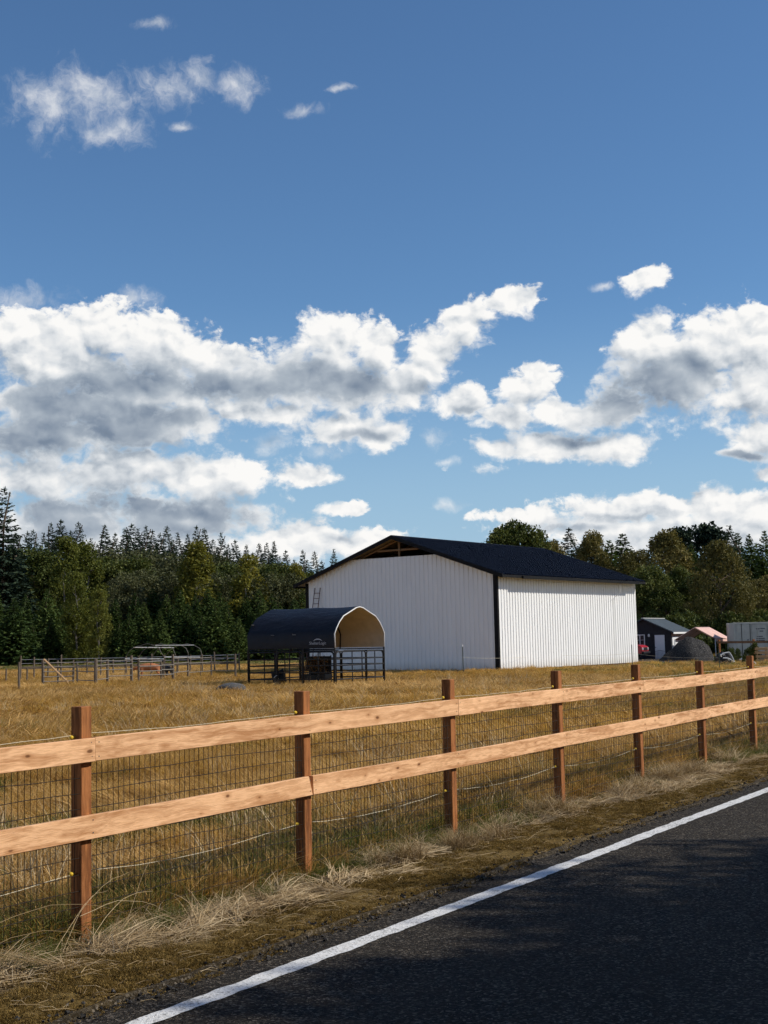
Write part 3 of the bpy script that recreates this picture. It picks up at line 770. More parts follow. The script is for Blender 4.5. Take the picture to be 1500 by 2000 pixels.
# skirt board at the foot
sk = MB(); sk.box(0.03, BL-0.03, 0.03, 0.07, -0.25, 0.2); sk.build('skirt_board', 'brown_board', barn)
sk = MB(); sk.box(0.03, 0.07, 0.08, BW-0.03, -0.25, 0.2); sk.build('skirt_board', 'brown_board', barn)
sk = MB(); sk.box(BL-0.07, BL-0.03, 0.08, BW-0.03, -0.25, 0.2); sk.build('skirt_board', 'brown_board', barn)
sk = MB(); sk.box(0.08, BL-0.08, BW-0.07, BW-0.03, -0.25, 0.2); sk.build('skirt_board', 'brown_board', barn)
MB().tube([(BL-3.2, -0.58, BE-0.36), (BL-3.2, -0.58, BE-0.9), (BL-3.2, -0.10, BE-1.25), (BL-3.2, -0.10, 0.25)], 0.018, 6).build('downspout', 'white_plastic', barn)
# ladder leaning against the gable wall
def barn_pt(x, y, z=0.0): return barn.matrix_world @ Vector((x, y, z))
bpy.context.view_layer.update()
ly = BW-0.95
foot = barn_pt(-1.15, ly, 0.0)
lad = thing('ladder', 'tall black ladder leaning against the shaded end of the white barn', 'ladder', foot, barn.rotation_euler.z)
LT = 5.15; lean = 1.15-0.085
for dy in (-0.21, 0.21):
    MB().tube([(0, dy*1.15, -0.02), (lean, dy, LT)], 0.030, 4).build('stile', 'ladder_paint', lad)
for j in range(1, 16):
    u = j/16; MB().tube([(lean*u, -0.21*(1.15-0.15*u), LT*u), (lean*u, 0.21*(1.15-0.15*u), LT*u)], 0.017, 5).build('rung', 'ladder_paint', lad)
# ------------------------------------------------------------------ rounded shelter on corral panels
SC = gp(655, 1344); sx_ = Vector((0.54, 0.84, 0)).normalized()
SW, SL = 3.66, 4.45
shel = thing('corral_shelter', 'dark rounded fabric shelter with beige lining standing on black corral panels', 'shelter', SC, math.atan2(sx_.y, sx_.x))
prof = [(0.02, 1.60), (-0.02, 2.18), (0.12, 2.40), (0.34, 2.66), (0.64, 2.90), (1.20, 3.10), (1.60, 3.25), (1.83, 3.28), (2.06, 3.25), (2.46, 3.10), (3.02, 2.90), (3.32, 2.66), (3.54, 2.40), (3.68, 2.18), (3.64, 1.60)]
def sheet_from(profile, off, ny, mats, name, parent, sagv=0.0):
    mb = MB(); n = len(profile); cxp, czp = SW/2, 2.2
    for j in range(ny+1):
        y = SL*j/ny
        for i, (x, z) in enumerate(profile):
            dx, dz = x-cxp, z-czp; l = math.hypot(dx, dz)
            sag = -sagv*abs(math.sin(math.pi*j/ny*2))*(1 if 1 < i < n-2 else 0.3)
            mb.v.append((x + dx/l*(off+sag), y, z + (dz/l*(off+sag) if z > 1.7 else 0.0)))
    for j in range(ny):
        for i in range(n-1): mb.f.append((j*n+i, j*n+i+1, (j+1)*n+i+1, (j+1)*n+i))
    mb.t = [.5]*len(mb.f); mb.mi = [0]*len(mb.f)
    return mb.build(name, mats, parent, smooth=True)
cover = sheet_from(prof, 0.035, 16, 'shelter_tarp', 'cover', shel, 0.035)
sheet_from(prof, 0.012, 16, 'shelter_lining', 'lining', shel, 0.030)
# closed far end: dark outside, beige inside
for yy, m_, nm in ((SL+0.012, 'shelter_tarp', 'end_cover'), (SL-0.012, 'shelter_lining', 'end_lining')):
    mb = MB(); mb.add([(x, yy, z) for x, z in prof], [tuple(range(len(prof)))]); mb.build(nm, m_, shel)
for yy, m_, r in ((-0.02, 'pipe_white', 0.025), (SL/2, 'black_steel', 0.03), (SL-0.06, 'black_steel', 0.03)):
    pts = [(x + (0.0 if 0 < i < len(prof)-1 else 0), yy, z) for i, (x, z) in enumerate(prof)]
    if yy > 0: pts = [(SW/2 + (x-SW/2)*0.975, y, 2.2 + (z-2.2)*0.965 if z > 1.7 else 1.53) for x, y, z in pts]
    MB().tube(pts, r, 6).build('hoop', m_, shel, smooth=True)
MB().tube([(SW/2, SL-0.10, 1.52), (SW/2, SL-0.10, 2.45), (SW/2, SL-0.12, 3.2)], 0.028, 6).build('centre_pole', 'black_steel', shel)
MB().tube([(0.12, SL-0.09, 2.62), (SW-0.12, SL-0.09, 2.62)], 0.032, 6).build('purlin', 'black_steel', shel)
MB().box(0.02, SW-0.02, SL-0.05, SL-0.022, 1.585, 1.66).build('hem', 'shelter_tarp', shel)
for x in (0.02, SW-0.02):
    MB().tube([(x, 0.02, 1.545), (x, SL-0.02, 1.545)], 0.026, 6).build('base_rail', 'black_steel', shel)
MB().tube([(0.02, SL-0.02, 1.545), (SW-0.02, SL-0.02, 1.545)], 0.026, 6).build('base_rail', 'black_steel', shel)
mb = MB(); mb.add([(1.30, SL-0.14, 2.10), (1.83, SL-0.14, 2.22), (2.36, SL-0.14, 2.10), (2.36, SL-0.145, 2.055), (1.83, SL-0.145, 2.12), (1.30, SL-0.145, 2.055)], [(0,1,4,5),(1,2,3,4)])
mb.build('bracket', 'pipe_white', shel)
# emblem and lettering on the long side (faces -X)
ar = MB(); N_ = 12
for i in range(N_+1):
    a = math.pi*(0.14 + 0.72*i/N_); t = 0.035*math.sin(math.pi*i/N_) + 0.012
    ar.v += [(-0.050, 0.80 - 0.25*math.cos(a), 1.83 + 0.17*math.sin(a)), (-0.050, 0.80 - 0.25*math.cos(a), 1.83 + 0.17*math.sin(a) - t)]
ar.f = [(2*i, 2*i+2, 2*i+3, 2*i+1) for i in range(N_)]; ar.t = [.5]*N_; ar.mi = [0]*N_
ar.build('emblem', 'print_light', shel)
tc = bpy.data.curves.new('lettering', 'FONT'); tc.body = 'ShelterLogic'; tc.size = 0.17; tc.align_x = 'CENTER'; tc.extrude = 0.002
to = bpy.data.objects.new('lettering', tc); C.objects.link(to); bpy.context.view_layer.update()
tm = bpy.data.meshes.new_from_object(to.evaluated_get(bpy.context.evaluated_depsgraph_get())); bpy.data.objects.remove(to)
tm.materials.clear(); tm.materials.append(MATS['print_light'])
lt = link('lettering', tm, shel, (-0.052, 0.80, 1.76)); lt.rotation_euler = (math.pi/2, 0, -math.pi/2)
# webbing clips on the cover
for y in (2.0, 3.1):
    MB().bbox(-0.075, -0.045, y-0.08, y+0.08, 2.16, 2.19, 0.005).build('strap_clip', 'print_grey', shel)
# corral panels: four sides, each of two panels
zs = [0.06, 0.34, 0.62, 0.90, 1.16, 1.46]
def panel(x0, y0, x1, y1, bits):
    d = Vector((x1-x0, y1-y0, 0)); L = d.length; a = math.atan2(d.y, d.x)
    fr_ = MB(); c = 0.14
    fr_.tube([(0.03, 0, 0.0), (0.03, 0, 1.46-c), (0.03+c*0.3, 0, 1.46-c*0.3), (0.03+c, 0, 1.46), (L-0.03-c, 0, 1.46), (L-0.03-c*0.3, 0, 1.46-c*0.3), (L-0.03, 0, 1.46-c), (L-0.03, 0, 0.0)], 0.034, 6)
    p_ = fr_.build('corral_panel', 'black_steel', shel, (x0, y0, 0), (0, 0, a), smooth=True)
    for z in zs[:-1]: MB().tube([(0.03, 0, z), (L-0.03, 0, z)], 0.027, 5, False).build('bar', 'black_steel', p_)
    for u in bits: MB().tube([(L*u, 0.02, 0.05), (L*u, 0.02, 1.45)], 0.026, 5).build('upright', 'black_steel', p_)
panel(0, 0.02, 0, SL*0.36, (0.5,)); panel(0, SL*0.36, 0, SL*0.66, (0.5,)); panel(0, SL*0.66, 0, SL, ())
panel(0.04, 0, SW*0.62, 0, (0.55,)); panel(SW*0.62, 0, SW, 0, (0.5,))
panel(SW, 0.02, SW, SL*0.5, (0.5,)); panel(SW, SL*0.5, SW, SL, (0.5,)); panel(0.04, SL, SW, SL, (0.3, 0.7))
for (x, y) in ((0, 0), (SW, 0), (0, SL), (SW, SL), (0, SL*0.36), (0, SL*0.66), (SW*0.5, SL)):
    MB().tube([(x, y, -0.05), (x, y, 1.60)], 0.038, 6).build('leg', 'black_steel', shel)
bpy.context.view_layer.update()
def sh_pt(x, y, z=0.0): return shel.matrix_world @ Vector((x, y, z))
# slatted hay feeder inside the shelter
fd = thing('hay_feeder', 'black slatted hay feeder with brown hay inside the rounded shelter', 'feeder', sh_pt(SW-1.1, SL*0.62, 0.0), shel.rotation_euler.z)
MB().bbox(-0.30, 0.30, -0.62, 0.62, 0.28, 0.50, 0.02).build('trough', 'black_plastic', fd)
for y in (-0.58, 0.58):
    for x in (-0.25, 0.25): MB().tube([(x, y, -0.04), (x, y, 1.28)], 0.03, 5).build('leg', 'black_steel', fd)
for j in range(11):
    y = -0.55 + 1.1*j/10; MB().tube([(-0.05, y, 0.5), (-0.28, y, 1.22)], 0.014, 4).build('slat', 'black_steel', fd)
MB().box(0.22, 0.25, -0.58, 0.58, 0.5, 1.25).build('back_board', 'black_plastic', fd)
hm = MB(); rr = random.Random(5)
for j in range(420):
    y = rr.uniform(-0.5, 0.5); z = 0.55 + rr.random()*0.75*(0.5+0.5*math.cos(y*2.2)); x = -0.02 + rr.uniform(-0.14, 0.2)
    a = rr.uniform(0, 6.28); e = rr.uniform(-1.2, 1.2); l = rr.uniform(0.10, 0.26); q = Vector((math.cos(a)*math.cos(e), math.sin(a)*math.cos(e), math.sin(e)))*l; w_ = Vector((-math.sin(a), math.cos(a), 0))*0.018
    b_ = Vector((x, y, z)); hm.add([b_-w_, b_+w_, b_+q], [(0,1,2)], rr.random())
hm.build('hay', 'hay', fd, tone=True)
# tipped tub and stone just inside the near panel
tb = thing('feed_tub', 'black rubber tub tipped on its side at the foot of the corral panel', 'tub', sh_pt(0.35, SL*0.70, 0.30), shel.rotation_euler.z + 0.6)
o = MB().lathe([(0.30, -0.24), (0.36, 0.24), (0.39, 0.25), (0.39, 0.28), (0.33, 0.28), (0.28, -0.20)], 16).build('shell', 'rubber', tb, (0, 0, 0.06), (math.radians(75), 0, 0), smooth=False)
MB().tube([(-0.40, 0.18, 0.12), (-0.46, 0.1, 0.2), (-0.40, 0.0, 0.24)], 0.012, 5).build('handle', 'galvanised', tb)
def rock(name, m_, label, cat, loc, size, seed, rz=0.0, flat=0.0, group=None):
    bm = bmesh.new(); bmesh.ops.create_icosphere(bm, subdivisions=3, radius=1.0)
    rr = random.Random(seed); offs = [Vector((rr.uniform(-1, 1), rr.uniform(-1, 1), rr.uniform(-1, 1))).normalized() for _ in range(9)]
    amps = [rr.uniform(0.62, 0.95) for _ in range(9)]
    for v in bm.verts:
        r = 1.0
        for o_, a_ in zip(offs, amps):
            d = v.co.normalized().dot(o_)
            if d > 0.2: r = min(r, a_/d)
        v.co *= r
        if flat and v.co.x > flat: v.co.x = flat + (v.co.x-flat)*0.1
        v.co = Vector((v.co.x*size[0], v.co.y*size[1], v.co.z*size[2] + size[2]*0.55))
    me_ = bpy.data.meshes.new(name); bm.to_mesh(me_); bm.free(); me_.materials.append(MATS[m_])
    me_.polygons.foreach_set('use_smooth', [True]*len(me_.polygons))
    return tag(link(name, me_, None, loc, (0, 0, rz)), label, cat, group)
rock('boulder', 'boulder_grey', 'long low grey boulder lying in the dry grass beside the rounded shelter', 'boulder', gp(455, 1356) + Vector((0, 0, -0.03)), (0.66, 0.40, 0.30), 4, 0.1, 0.72)

# ------------------------------------------------------------------ corral fence, gate, hoop frame, calves
pen = thing('corral_fence', 'weathered grey wooden post corral with pipe rails in the pasture', 'fence', gp(84, 1343))
po = pen.location.copy()
pen_posts = [(84,1343,1288,.075),(113,1342,1290,.05),(143,1341,1300,.05),(151,1340,1294,.05),(187,1342,1287,.085),(210,1339,1288,.07),(257,1337,1280,.075),(271,1336,1287,.055),(315,1334,1290,.055),(338,1333,1278,.075),(367,1329,1283,.05),(413,1325,1281,.05),(460,1327,1277,.06)]
pp = {}
for (px, pb, pt, w_) in pen_posts:
    b_ = gp(px, pb); h = at(px, pt, b_.y).z
    mb = MB(); mb.tube([(-0.3, 0, 0), (h*0.5, 0.01*w_, 0), (h, 0.012, 0.006)], [w_, w_*0.95, w_*0.9], 8)
    mb.build('post', 'grey_wood', pen, b_-po, (0, -math.pi/2, rng.uniform(0, 6)))
    pp[px] = (b_, h)
def rails(a, b, zs_, r, m_='pen_pipe', name='rail'):
    (A, ha), (B, hb) = pp[a], pp[b]
    for z in zs_:
        d = B-A; L = d.length; yaw = math.atan2(d.y, d.x)
        mb = MB(); mb.tube([(0, -0.06, 0), (L*0.5, -0.06, -0.01), (L, -0.06, 0)], r, 5, True)
        mb.build(name, m_, pen, A - po + Vector((0, 0, z)), (0, 0, yaw))
GZ = (0.28, 0.5, 0.74, 0.95, 1.15)
rails(84, 113, GZ, 0.024); rails(113, 143, GZ, 0.024); rails(151, 187, (0.3, 0.72, 0.98, 1.18), 0.022); rails(187, 210, (0.35, 0.78, 1.0, 1.2), 0.02)
rails(210, 257, (0.45, 0.76, 1.0, 1.18), 0.02); rails(271, 315, (0.42, 0.62, 0.86, 1.08), 0.026); rails(315, 338, (0.42, 0.66, 0.88), 0.026)
rails(338, 367, (0.50, 0.95, 1.2), 0.02); rails(367, 413, (0.42, 0.9, 1.15), 0.018); rails(413, 460, (0.45, 0.92, 1.15), 0.018)
A, B = gp(87, 1343), gp(143, 1342); d_ = B-A
MB().tube([(0, -0.10, 1.33), (d_.length*0.98, -0.10, 0.05)], 0.045, 6).build('brace', 'raw_wood', pen, A-po, (0, 0, math.atan2(d_.y, d_.x)))
# far side of the corral: long dark board and thin posts
fa, fb = gp(40, 1327.5) , gp(468, 1315.5)
d_ = fb-fa; nF = 18
for i in range(nF):
    u = i/(nF-1); q = fa + d_*u; h = rng.uniform(1.05, 1.5)
    MB().tube([(-0.3, 0, 0), (h, rng.uniform(-0.05, 0.05), rng.uniform(-0.05, 0.05))], 0.05, 6).build('post', 'grey_wood', pen, q-po, (0, -math.pi/2, 0))
for i in range(6):
    a_ = fa + d_*(i/6+0.002); L = d_.length/6
    MB().bbox(0, L-0.02, -0.02, 0.02, 0.62, 0.77, 0.005).build('board', 'grey_wood', pen, a_-po, (0, 0, math.atan2(d_.y, d_.x)))
for z in (0.95, 1.18):
    MB().tube([(0, 0.055, z), (d_.length/2, 0.055, z-0.03), (d_.length, 0.055, z)], 0.012, 4).build('wire', 'galvanised', pen, fa-po, (0, 0, math.atan2(d_.y, d_.x)))
# lone posts of a wire fence left of the corral
for i, (px, pb, pt, w_) in enumerate(((37,1350,1293,.055),(12,1334,1306,.045),(53,1334,1304,.045))):
    b_ = gp(px, pb); h = at(px, pt, b_.y).z
    o = MB().tube([(-0.3, 0, 0), (h*0.6, 0.01, 0.005), (h, 0.0, 0)], [w_, w_, w_*0.9], 8).build('fence_post', 'grey_wood', None, b_, (0, -math.pi/2, 0))
    tag(o, ('taller lone grey wooden post standing in the dry grass left of the corral', 'short grey post in the weeds left of the corral')[min(i, 1)], 'post', None if i == 0 else 'short posts left of the corral')
# bare hoop frame of a shelter
hf = thing('hoop_frame', 'bare pale metal hoop frame standing behind the corral rails', 'frame', gp(322, 1327) , 0.0)
Yh = hf.location.y
def hp(px, py, dy): return at(px, py, Yh+dy) - hf.location
hoops = []
for q in range(4):
    ox = 26.2*q
    pts = [hp(244+ox*0.96, 1287, 1.4), hp(252+ox, 1272, 1.35), hp(261+ox, 1264.5, 1.2), hp(288+ox*0.97, 1257, 0.6), hp(303+ox*0.97, 1260.5, 0.3), hp(311+ox, 1266, 0.1), hp(315+ox, 1275, 0.0), hp(321+ox*0.9, 1283.5, 0.0)]
    MB().tube(pts, 0.012, 6).build('hoop', 'pen_pipe', hf, smooth=True)
    for p_ in (pts[0], pts[-1]):
        MB().tube([(p_.x, p_.y, -0.05), tuple(p_)], 0.020, 5).build('leg', 'grey_wood', hf)
for a_, b_, r in (((261, 1264.5, 1.2), (340, 1265, 1.2), 0.027), ((303, 1260.5, 0.3), (379, 1260, 0.3), 0.020), ((321, 1283.5, 0.0), (391, 1283.5, 0.0), 0.027), ((244, 1287, 1.4), (320, 1287, 1.4), 0.03)):
    MB().tube([hp(*a_), hp(*b_)], r, 6).build('purlin', 'pipe_white', hf)
def calf(name, label, m_, loc, rz, scale, head_low):
    V = [(0.50,0,0.66),(0.15,0,0.64),(-0.22,0,0.66),(-0.50,0,0.70),(-0.62,0,0.66),            # 0-4 chest .. pelvis, tail root
         (0.68,0,0.74+head_low*0.5),(0.84,0,0.82+head_low),(1.00,0,0.74+head_low),(1.08,0,0.68+head_low)]   # neck, poll, face, muzzle
    R_ = [.19,.22,.215,.19,.08,.115,.10,.075,.055]
    E = [(0,1),(1,2),(2,3),(3,4),(0,5),(5,6),(6,7),(7,8)]
    def chain(root, pts):
        prev = root
        for (p_, r) in pts: V.append(p_); R_.append(r); E.append((prev, len(V)-1)); prev = len(V)-1
    for s in (-1, 1):
        chain(0, [((0.46, s*0.12, 0.44), .085), ((0.47, s*0.125, 0.25), .048), ((0.46, s*0.125, 0.06), .04), ((0.49, s*0.125, 0.02), .042)])
        chain(3, [((-0.46, s*0.12, 0.48), .12), ((-0.40, s*0.13, 0.36), .075), ((-0.55, s*0.13, 0.25), .045), ((-0.52, s*0.13, 0.06), .038), ((-0.49, s*0.13, 0.02), .042)])
        chain(6, [((0.82, s*0.10, 0.85+head_low), .03), ((0.80, s*0.19, 0.84+head_low), .025)])
    chain(4, [((-0.67, 0, 0.55), .022), ((-0.68, 0, 0.34), .028)])
    me_ = bpy.data.meshes.new(name); me_.from_pydata(V, E, []); ob = bpy.data.objects.new(name, me_); C.objects.link(ob)
    md = ob.modifiers.new('skin', 'SKIN'); md.use_smooth_shade = True
    for i, sv in enumerate(me_.skin_vertices[0].data): sv.radius = (R_[i], R_[i]*(1.12 if i in (0,1,2,3) else 1.0)); sv.use_root = (i == 1)
    ob.modifiers.new('sub', 'SUBSURF').levels = 2
    bpy.context.view_layer.update()
    m2 = bpy.data.meshes.new_from_object(ob.evaluated_get(bpy.context.evaluated_depsgraph_get())); bpy.data.objects.remove(ob)
    m2.materials.clear(); m2.materials.append(MATS[m_]); m2.polygons.foreach_set('use_smooth', [True]*len(m2.polygons))
    t_ = thing(name, label, 'calf', loc, rz, 'calves in the corral'); t_.scale = (scale,)*3
    link('body', m2, t_)
    for s in (-1, 1):
        for x in (0.475, -0.50): MB().lathe([(0.05, -0.02), (0.042, 0.05)], 8).build('hoof', 'hoof', t_, (x+0.012, s*0.127, 0.01))
    return t_
calf('calf', 'reddish brown calf standing behind the corral rails', 'calf_brown', gp(293, 1324.5), math.radians(187), 0.98, -0.22)
calf('calf', 'black calf beside the brown one in the corral', 'calf_black', gp(326, 1323.5), math.radians(118), 0.9, -0.25)

# ------------------------------------------------------------------ thin steel posts with a strand of wire in front of the barn
tposts = [(905, 1320, 1263), (1075, 1306, 1262), (1235.5, 1304, 1259), (1406, 1312, 1268)]
tops = []
for i, (px, pb, pt) in enumerate(tposts):
    b_ = gp(px, pb); h = at(px, pt, b_.y).z
    mb = MB(); mb.box(-0.022, 0.022, -0.004, 0.004, -0.3, h); mb.box(-0.004, 0.004, 0.004, 0.034, -0.3, h-0.002)
    lab = ('dark steel T post in front of the shaded gable wall of the barn', 'dark steel T post halfway along the sunlit barn wall', 'dark steel T post at the far corner of the sunlit barn wall', 'dark steel T post beside the junk heap')[i]
    t_ = thing('steel_post', lab, 'post', b_, 0.2, 'steel T posts of the wire fence')
    mb.build('stake', 'steel_post', t_)
    if i == 0: MB().box(-0.024, 0.024, -0.006, 0.006, h+0.001, h+0.10).build('cap', 'white_plastic', t_)
    tops.append((b_, h))
for i in range(3):
    (a_, ha), (b_, hb) = tops[i], tops[i+1]
    d_ = b_-a_; 
    for hz in (0.62,):
        mb = MB(); pts = [d_*(j/14) + Vector((0, -0.01, ha*hz*(1-j/14) + hb*hz*(j/14) - 0.10*math.sin(math.pi*j/14))) for j in range(15)]
        o = mb.tube(pts, 0.0045, 4, False).build('fence_wire', 'rope_white', None, a_)
        tag(o, ('white wire strand across the shaded gable of the barn', 'white wire strand along the sunlit barn wall', 'white wire strand from the barn corner to the junk heap')[i], 'wire', 'wire strands of the steel post fence')

# ------------------------------------------------------------------ dark shed, pickup, rock heap, awning, container
shd_o = gp(1312, 1287); ax = Vector((0.87, -0.49, 0)).normalized()
# local frame: X along the gable wall (to the right), Y into the depth; origin at the right front corner
shed = thing('dark_shed', 'small black shed with slate roof and white door beyond the barn', 'shed', shd_o, math.atan2(ax.y, ax.x))
W_, D_, E_, R_s = 4.25, 4.9, 2.12, 0.95
mb = MB(); mb.add([(-W_,0,-.1),(0,0,-.1),(0,0,E_),(-W_/2,0,E_+R_s),(-W_,0,E_),(-W_,D_,-.1),(0,D_,-.1),(0,D_,E_),(-W_/2,D_,E_+R_s),(-W_,D_,E_)],
                  [(0,1,2,3,4),(6,5,9,8,7),(1,6,7,2),(5,0,4,9)])
mb.build('wall', 'dark_cladding', shed)
MB().box(-0.004+0.01, 0.03, 0.12, D_-0.1, 1.75, E_-0.05).build('side_cladding', 'brick_tan', shed)
MB().box(0.006, 0.04, 0.25, 2.2, 0.02, 1.70).build('side_door', 'door_white', shed)
for sg in (0, 1):
    x_e = 0.30 if sg == 0 else -W_-0.30; ze = E_ - 0.30*(R_s/(W_/2)); 
    mb = MB(); mb.add([(x_e, -0.30, ze), (x_e, D_+0.2, ze), (-W_/2, D_+0.2, E_+R_s+0.02), (-W_/2, -0.30, E_+R_s+0.02),
                       (x_e, -0.30, ze+0.09), (x_e, D_+0.2, ze+0.09), (-W_/2, D_+0.2, E_+R_s+0.11), (-W_/2, -0.30, E_+R_s+0.11)],
                      [(0,1,2,3),(4,7,6,5),(0,4,5,1),(1,5,6,2),(2,6,7,3),(3,7,4,0)])
    rf = mb.build('roof', 'slate_roof', shed)
    x0, x1 = sorted((x_e + (0.003 if sg == 0 else -0.003), x_e + (0.035 if sg == 0 else -0.035)))
    MB().box(x0, x1, -0.31, D_+0.2, ze-0.06, ze+0.075).build('fascia', 'pipe_white', rf)
MB().bbox(-W_/2-0.10, -W_/2+0.10, -0.3, D_+0.2, E_+R_s+0.10, E_+R_s+0.14, 0.01).build('ridge_cap', 'pipe_white', shed)
dr = MB().bbox(-1.28, -0.50, -0.045, -0.004, 0.02, 1.86, 0.008).build('door', 'door_white', shed)
MB().lathe([(0.03, 0), (0.035, 0.03), (0.02, 0.05)], 8).build('door_knob', 'black_steel', dr, (-1.22, -0.045, 0.9), (math.pi/2, 0, 0))
wf = MB()
for (a0, a1, b0, b1) in ((-2.86, -2.08, 1.08, 1.14), (-2.86, -2.08, 1.86, 1.92), (-2.86, -2.80, 1.14, 1.86), (-2.14, -2.08, 1.14, 1.86), (-2.50, -2.44, 1.14, 1.86)): wf.box(a0, a1, -0.05, -0.004, b0, b1)
win = wf.build('window', 'pipe_white', shed)
for i in range(2):
    for j in range(2):
        MB().box(-2.79+0.35*i, -2.51+0.36*i, -0.022, -0.012, 1.15+0.36*j, 1.48+0.36*j).build('pane', 'window_glass', win)
for j in range(2): MB().box(-2.80+0.36*j, -2.50+0.36*j, -0.035, -0.023, 1.485, 1.505).build('muntin', 'pipe_white', win)
MB().lathe([(0.02, 0.0), (0.09, 0.05), (0.07, 0.2), (0.03, 0.24)], 10).build('lamp', 'pipe_white', shed, (-1.72, -0.10, 1.72))
rl = MB(); rl.tube([(0, 0, 0), (0, 0, 0.60), (0.42, 0, 0.68), (0.84, 0, 0.60), (0.84, 0, 0)], 0.016, 5)
for j in range(1, 8): rl.tube([(0.105*j, 0, 0.0), (0.105*j, 0, 0.60 + 0.07*math.sin(math.pi*j/8))], 0.009, 4)
sg_ = thing('step_railing', 'low arched black railing in front of the white shed door', 'railing', shd_o + ax*-1.25 + Vector((-0.2, -0.6, 0.0)), math.atan2(ax.y, ax.x))
rl.build('railing_frame', 'black_steel', sg_)

# pickup, nose showing past the barn corner
tk_h = Vector((0.90, -0.44, 0)).normalized()
trk = thing('pickup_truck', 'red pickup truck with its nose showing past the corner of the barn', 'pickup', gp(1262, 1289) - tk_h*5.35 + Vector((0, 0, 0.02)), math.atan2(tk_h.y, tk_h.x))
# local frame: X forward, rear bumper at 0
def extrude(profile, y0, y1):
    mb = MB(); n = len(profile); mb.v = [(x, y0, z) for x, z in profile] + [(x, y1, z) for x, z in profile]
    mb.f = [tuple(range(n)), tuple(range(2*n-1, n-1, -1))] + [(i, i+n, (i+1) % n + n, (i+1) % n) for i in range(n)]
    mb.t = [.5]*len(mb.f); mb.mi = [0]*len(mb.f); return mb
def arch(cx, r, z0): return [(cx + r*math.cos(a), z0 + r*math.sin(a)) for a in [math.pi*(1 - i/8) for i in range(9)]]
low = [(0.05, 0.55)] + arch(1.10, 0.47, 0.50) + arch(4.35, 0.47, 0.50) + [(5.25, 0.48), (5.33, 0.70), (5.28, 0.98), (5.05, 1.10), (3.75, 1.20), (0.03, 1.18)]
extrude(low, -0.92, 0.92).build('body', 'red_paint', trk)
extrude([(1.95, 1.19), (2.10, 1.80), (3.10, 1.82), (3.80, 1.19)], -0.80, 0.80).build('cab', 'red_paint', trk)

ws = MB(); ws.add([(3.80, -0.70, 1.24), (3.80, 0.70, 1.24), (3.18, 0.66, 1.78), (3.18, -0.66, 1.78)], [(0,1,2,3)]); ws.build('windscreen', 'window_glass', trk, (0.02, 0, 0.01))
for s in (-1, 1):
    sw = MB(); sw.add([(2.12, s*0.805, 1.26), (3.55, s*0.805, 1.26), (3.08, s*0.805, 1.74), (2.20, s*0.805, 1.74)], [(0,1,2,3)]); sw.build('side_window', 'window_glass', trk)
    MB().bbox(5.24, 5.35, s*0.72-0.16, s*0.72+0.16, 0.74, 0.92, 0.02).build('headlight', 'galvanised', trk)
    for cx_ in (1.10, 4.35):
        whl = MB().lathe([(0.20, -0.11), (0.36, -0.12), (0.385, -0.08), (0.385, 0.08), (0.36, 0.12), (0.20, 0.11)], 20).build('wheel', 'rubber', trk, (cx_, s*0.80, 0.385), (math.pi/2, 0, 0))
        MB().lathe([(0.06, -0.125), (0.20, -0.118), (0.21, -0.05), (0.21, 0.05), (0.20, 0.118), (0.06, 0.125)], 14).build('rim', 'galvanised', whl)
MB().bbox(5.27, 5.36, -0.50, 0.50, 0.70, 0.94, 0.02).build('grille', 'black_plastic', trk)
MB().bbox(5.28, 5.46, -0.95, 0.95, 0.46, 0.64, 0.03).build('bumper', 'black_plastic', trk)

# heap of crushed rock
gpile = MB(); A0 = gp(1347, 1291); nx_, ny_ = 64, 40
PXZ = ([-2.15, -2.0, -1.1, -0.2, 0.10, 0.35, 0.9, 1.35, 1.70, 2.0, 2.15], [0.0, 0.02, 0.74, 1.52, 1.72, 1.74, 1.58, 1.36, 1.02, 0.30, 0.0])
for i in range(nx_+1):
    for j in range(ny_+1):
        x = -2.2 + 4.4*i/nx_; y = -2.2 + 4.6*j/ny_
        wob = (float(fbm(np.array([x*1.1+3.0]), np.array([y*1.1+7.0]), 76, 3)[0])-0.5)*0.5
        ridge_h = float(np.interp(x + wob*0.35, *PXZ))
        yy_ = abs(y + wob*0.4)/1.95
        h = max(0.0, ridge_h - 1.30*yy_*1.30)
        h = h + (float(fbm(np.array([x*4+9.0]), np.array([y*4+9.0]), 77, 4)[0])-0.5)*0.16*min(1.0, h*3)
        gpile.v.append((x, y, h if h > 0.005 else -0.10))
for i in range(nx_):
    for j in range(ny_):
        q0 = i*(ny_+1)+j; gpile.f.append((q0, q0+ny_+1, q0+ny_+2, q0+1))
gpile.t = [.5]*len(gpile.f); gpile.mi = [0]*len(gpile.f)
tag(gpile.build('gravel_heap', 'gravel', None, A0 + Vector((0, 1.3, 0)), smooth=True), 'dark heap of crushed rock in front of the pink awning', 'gravel heap')

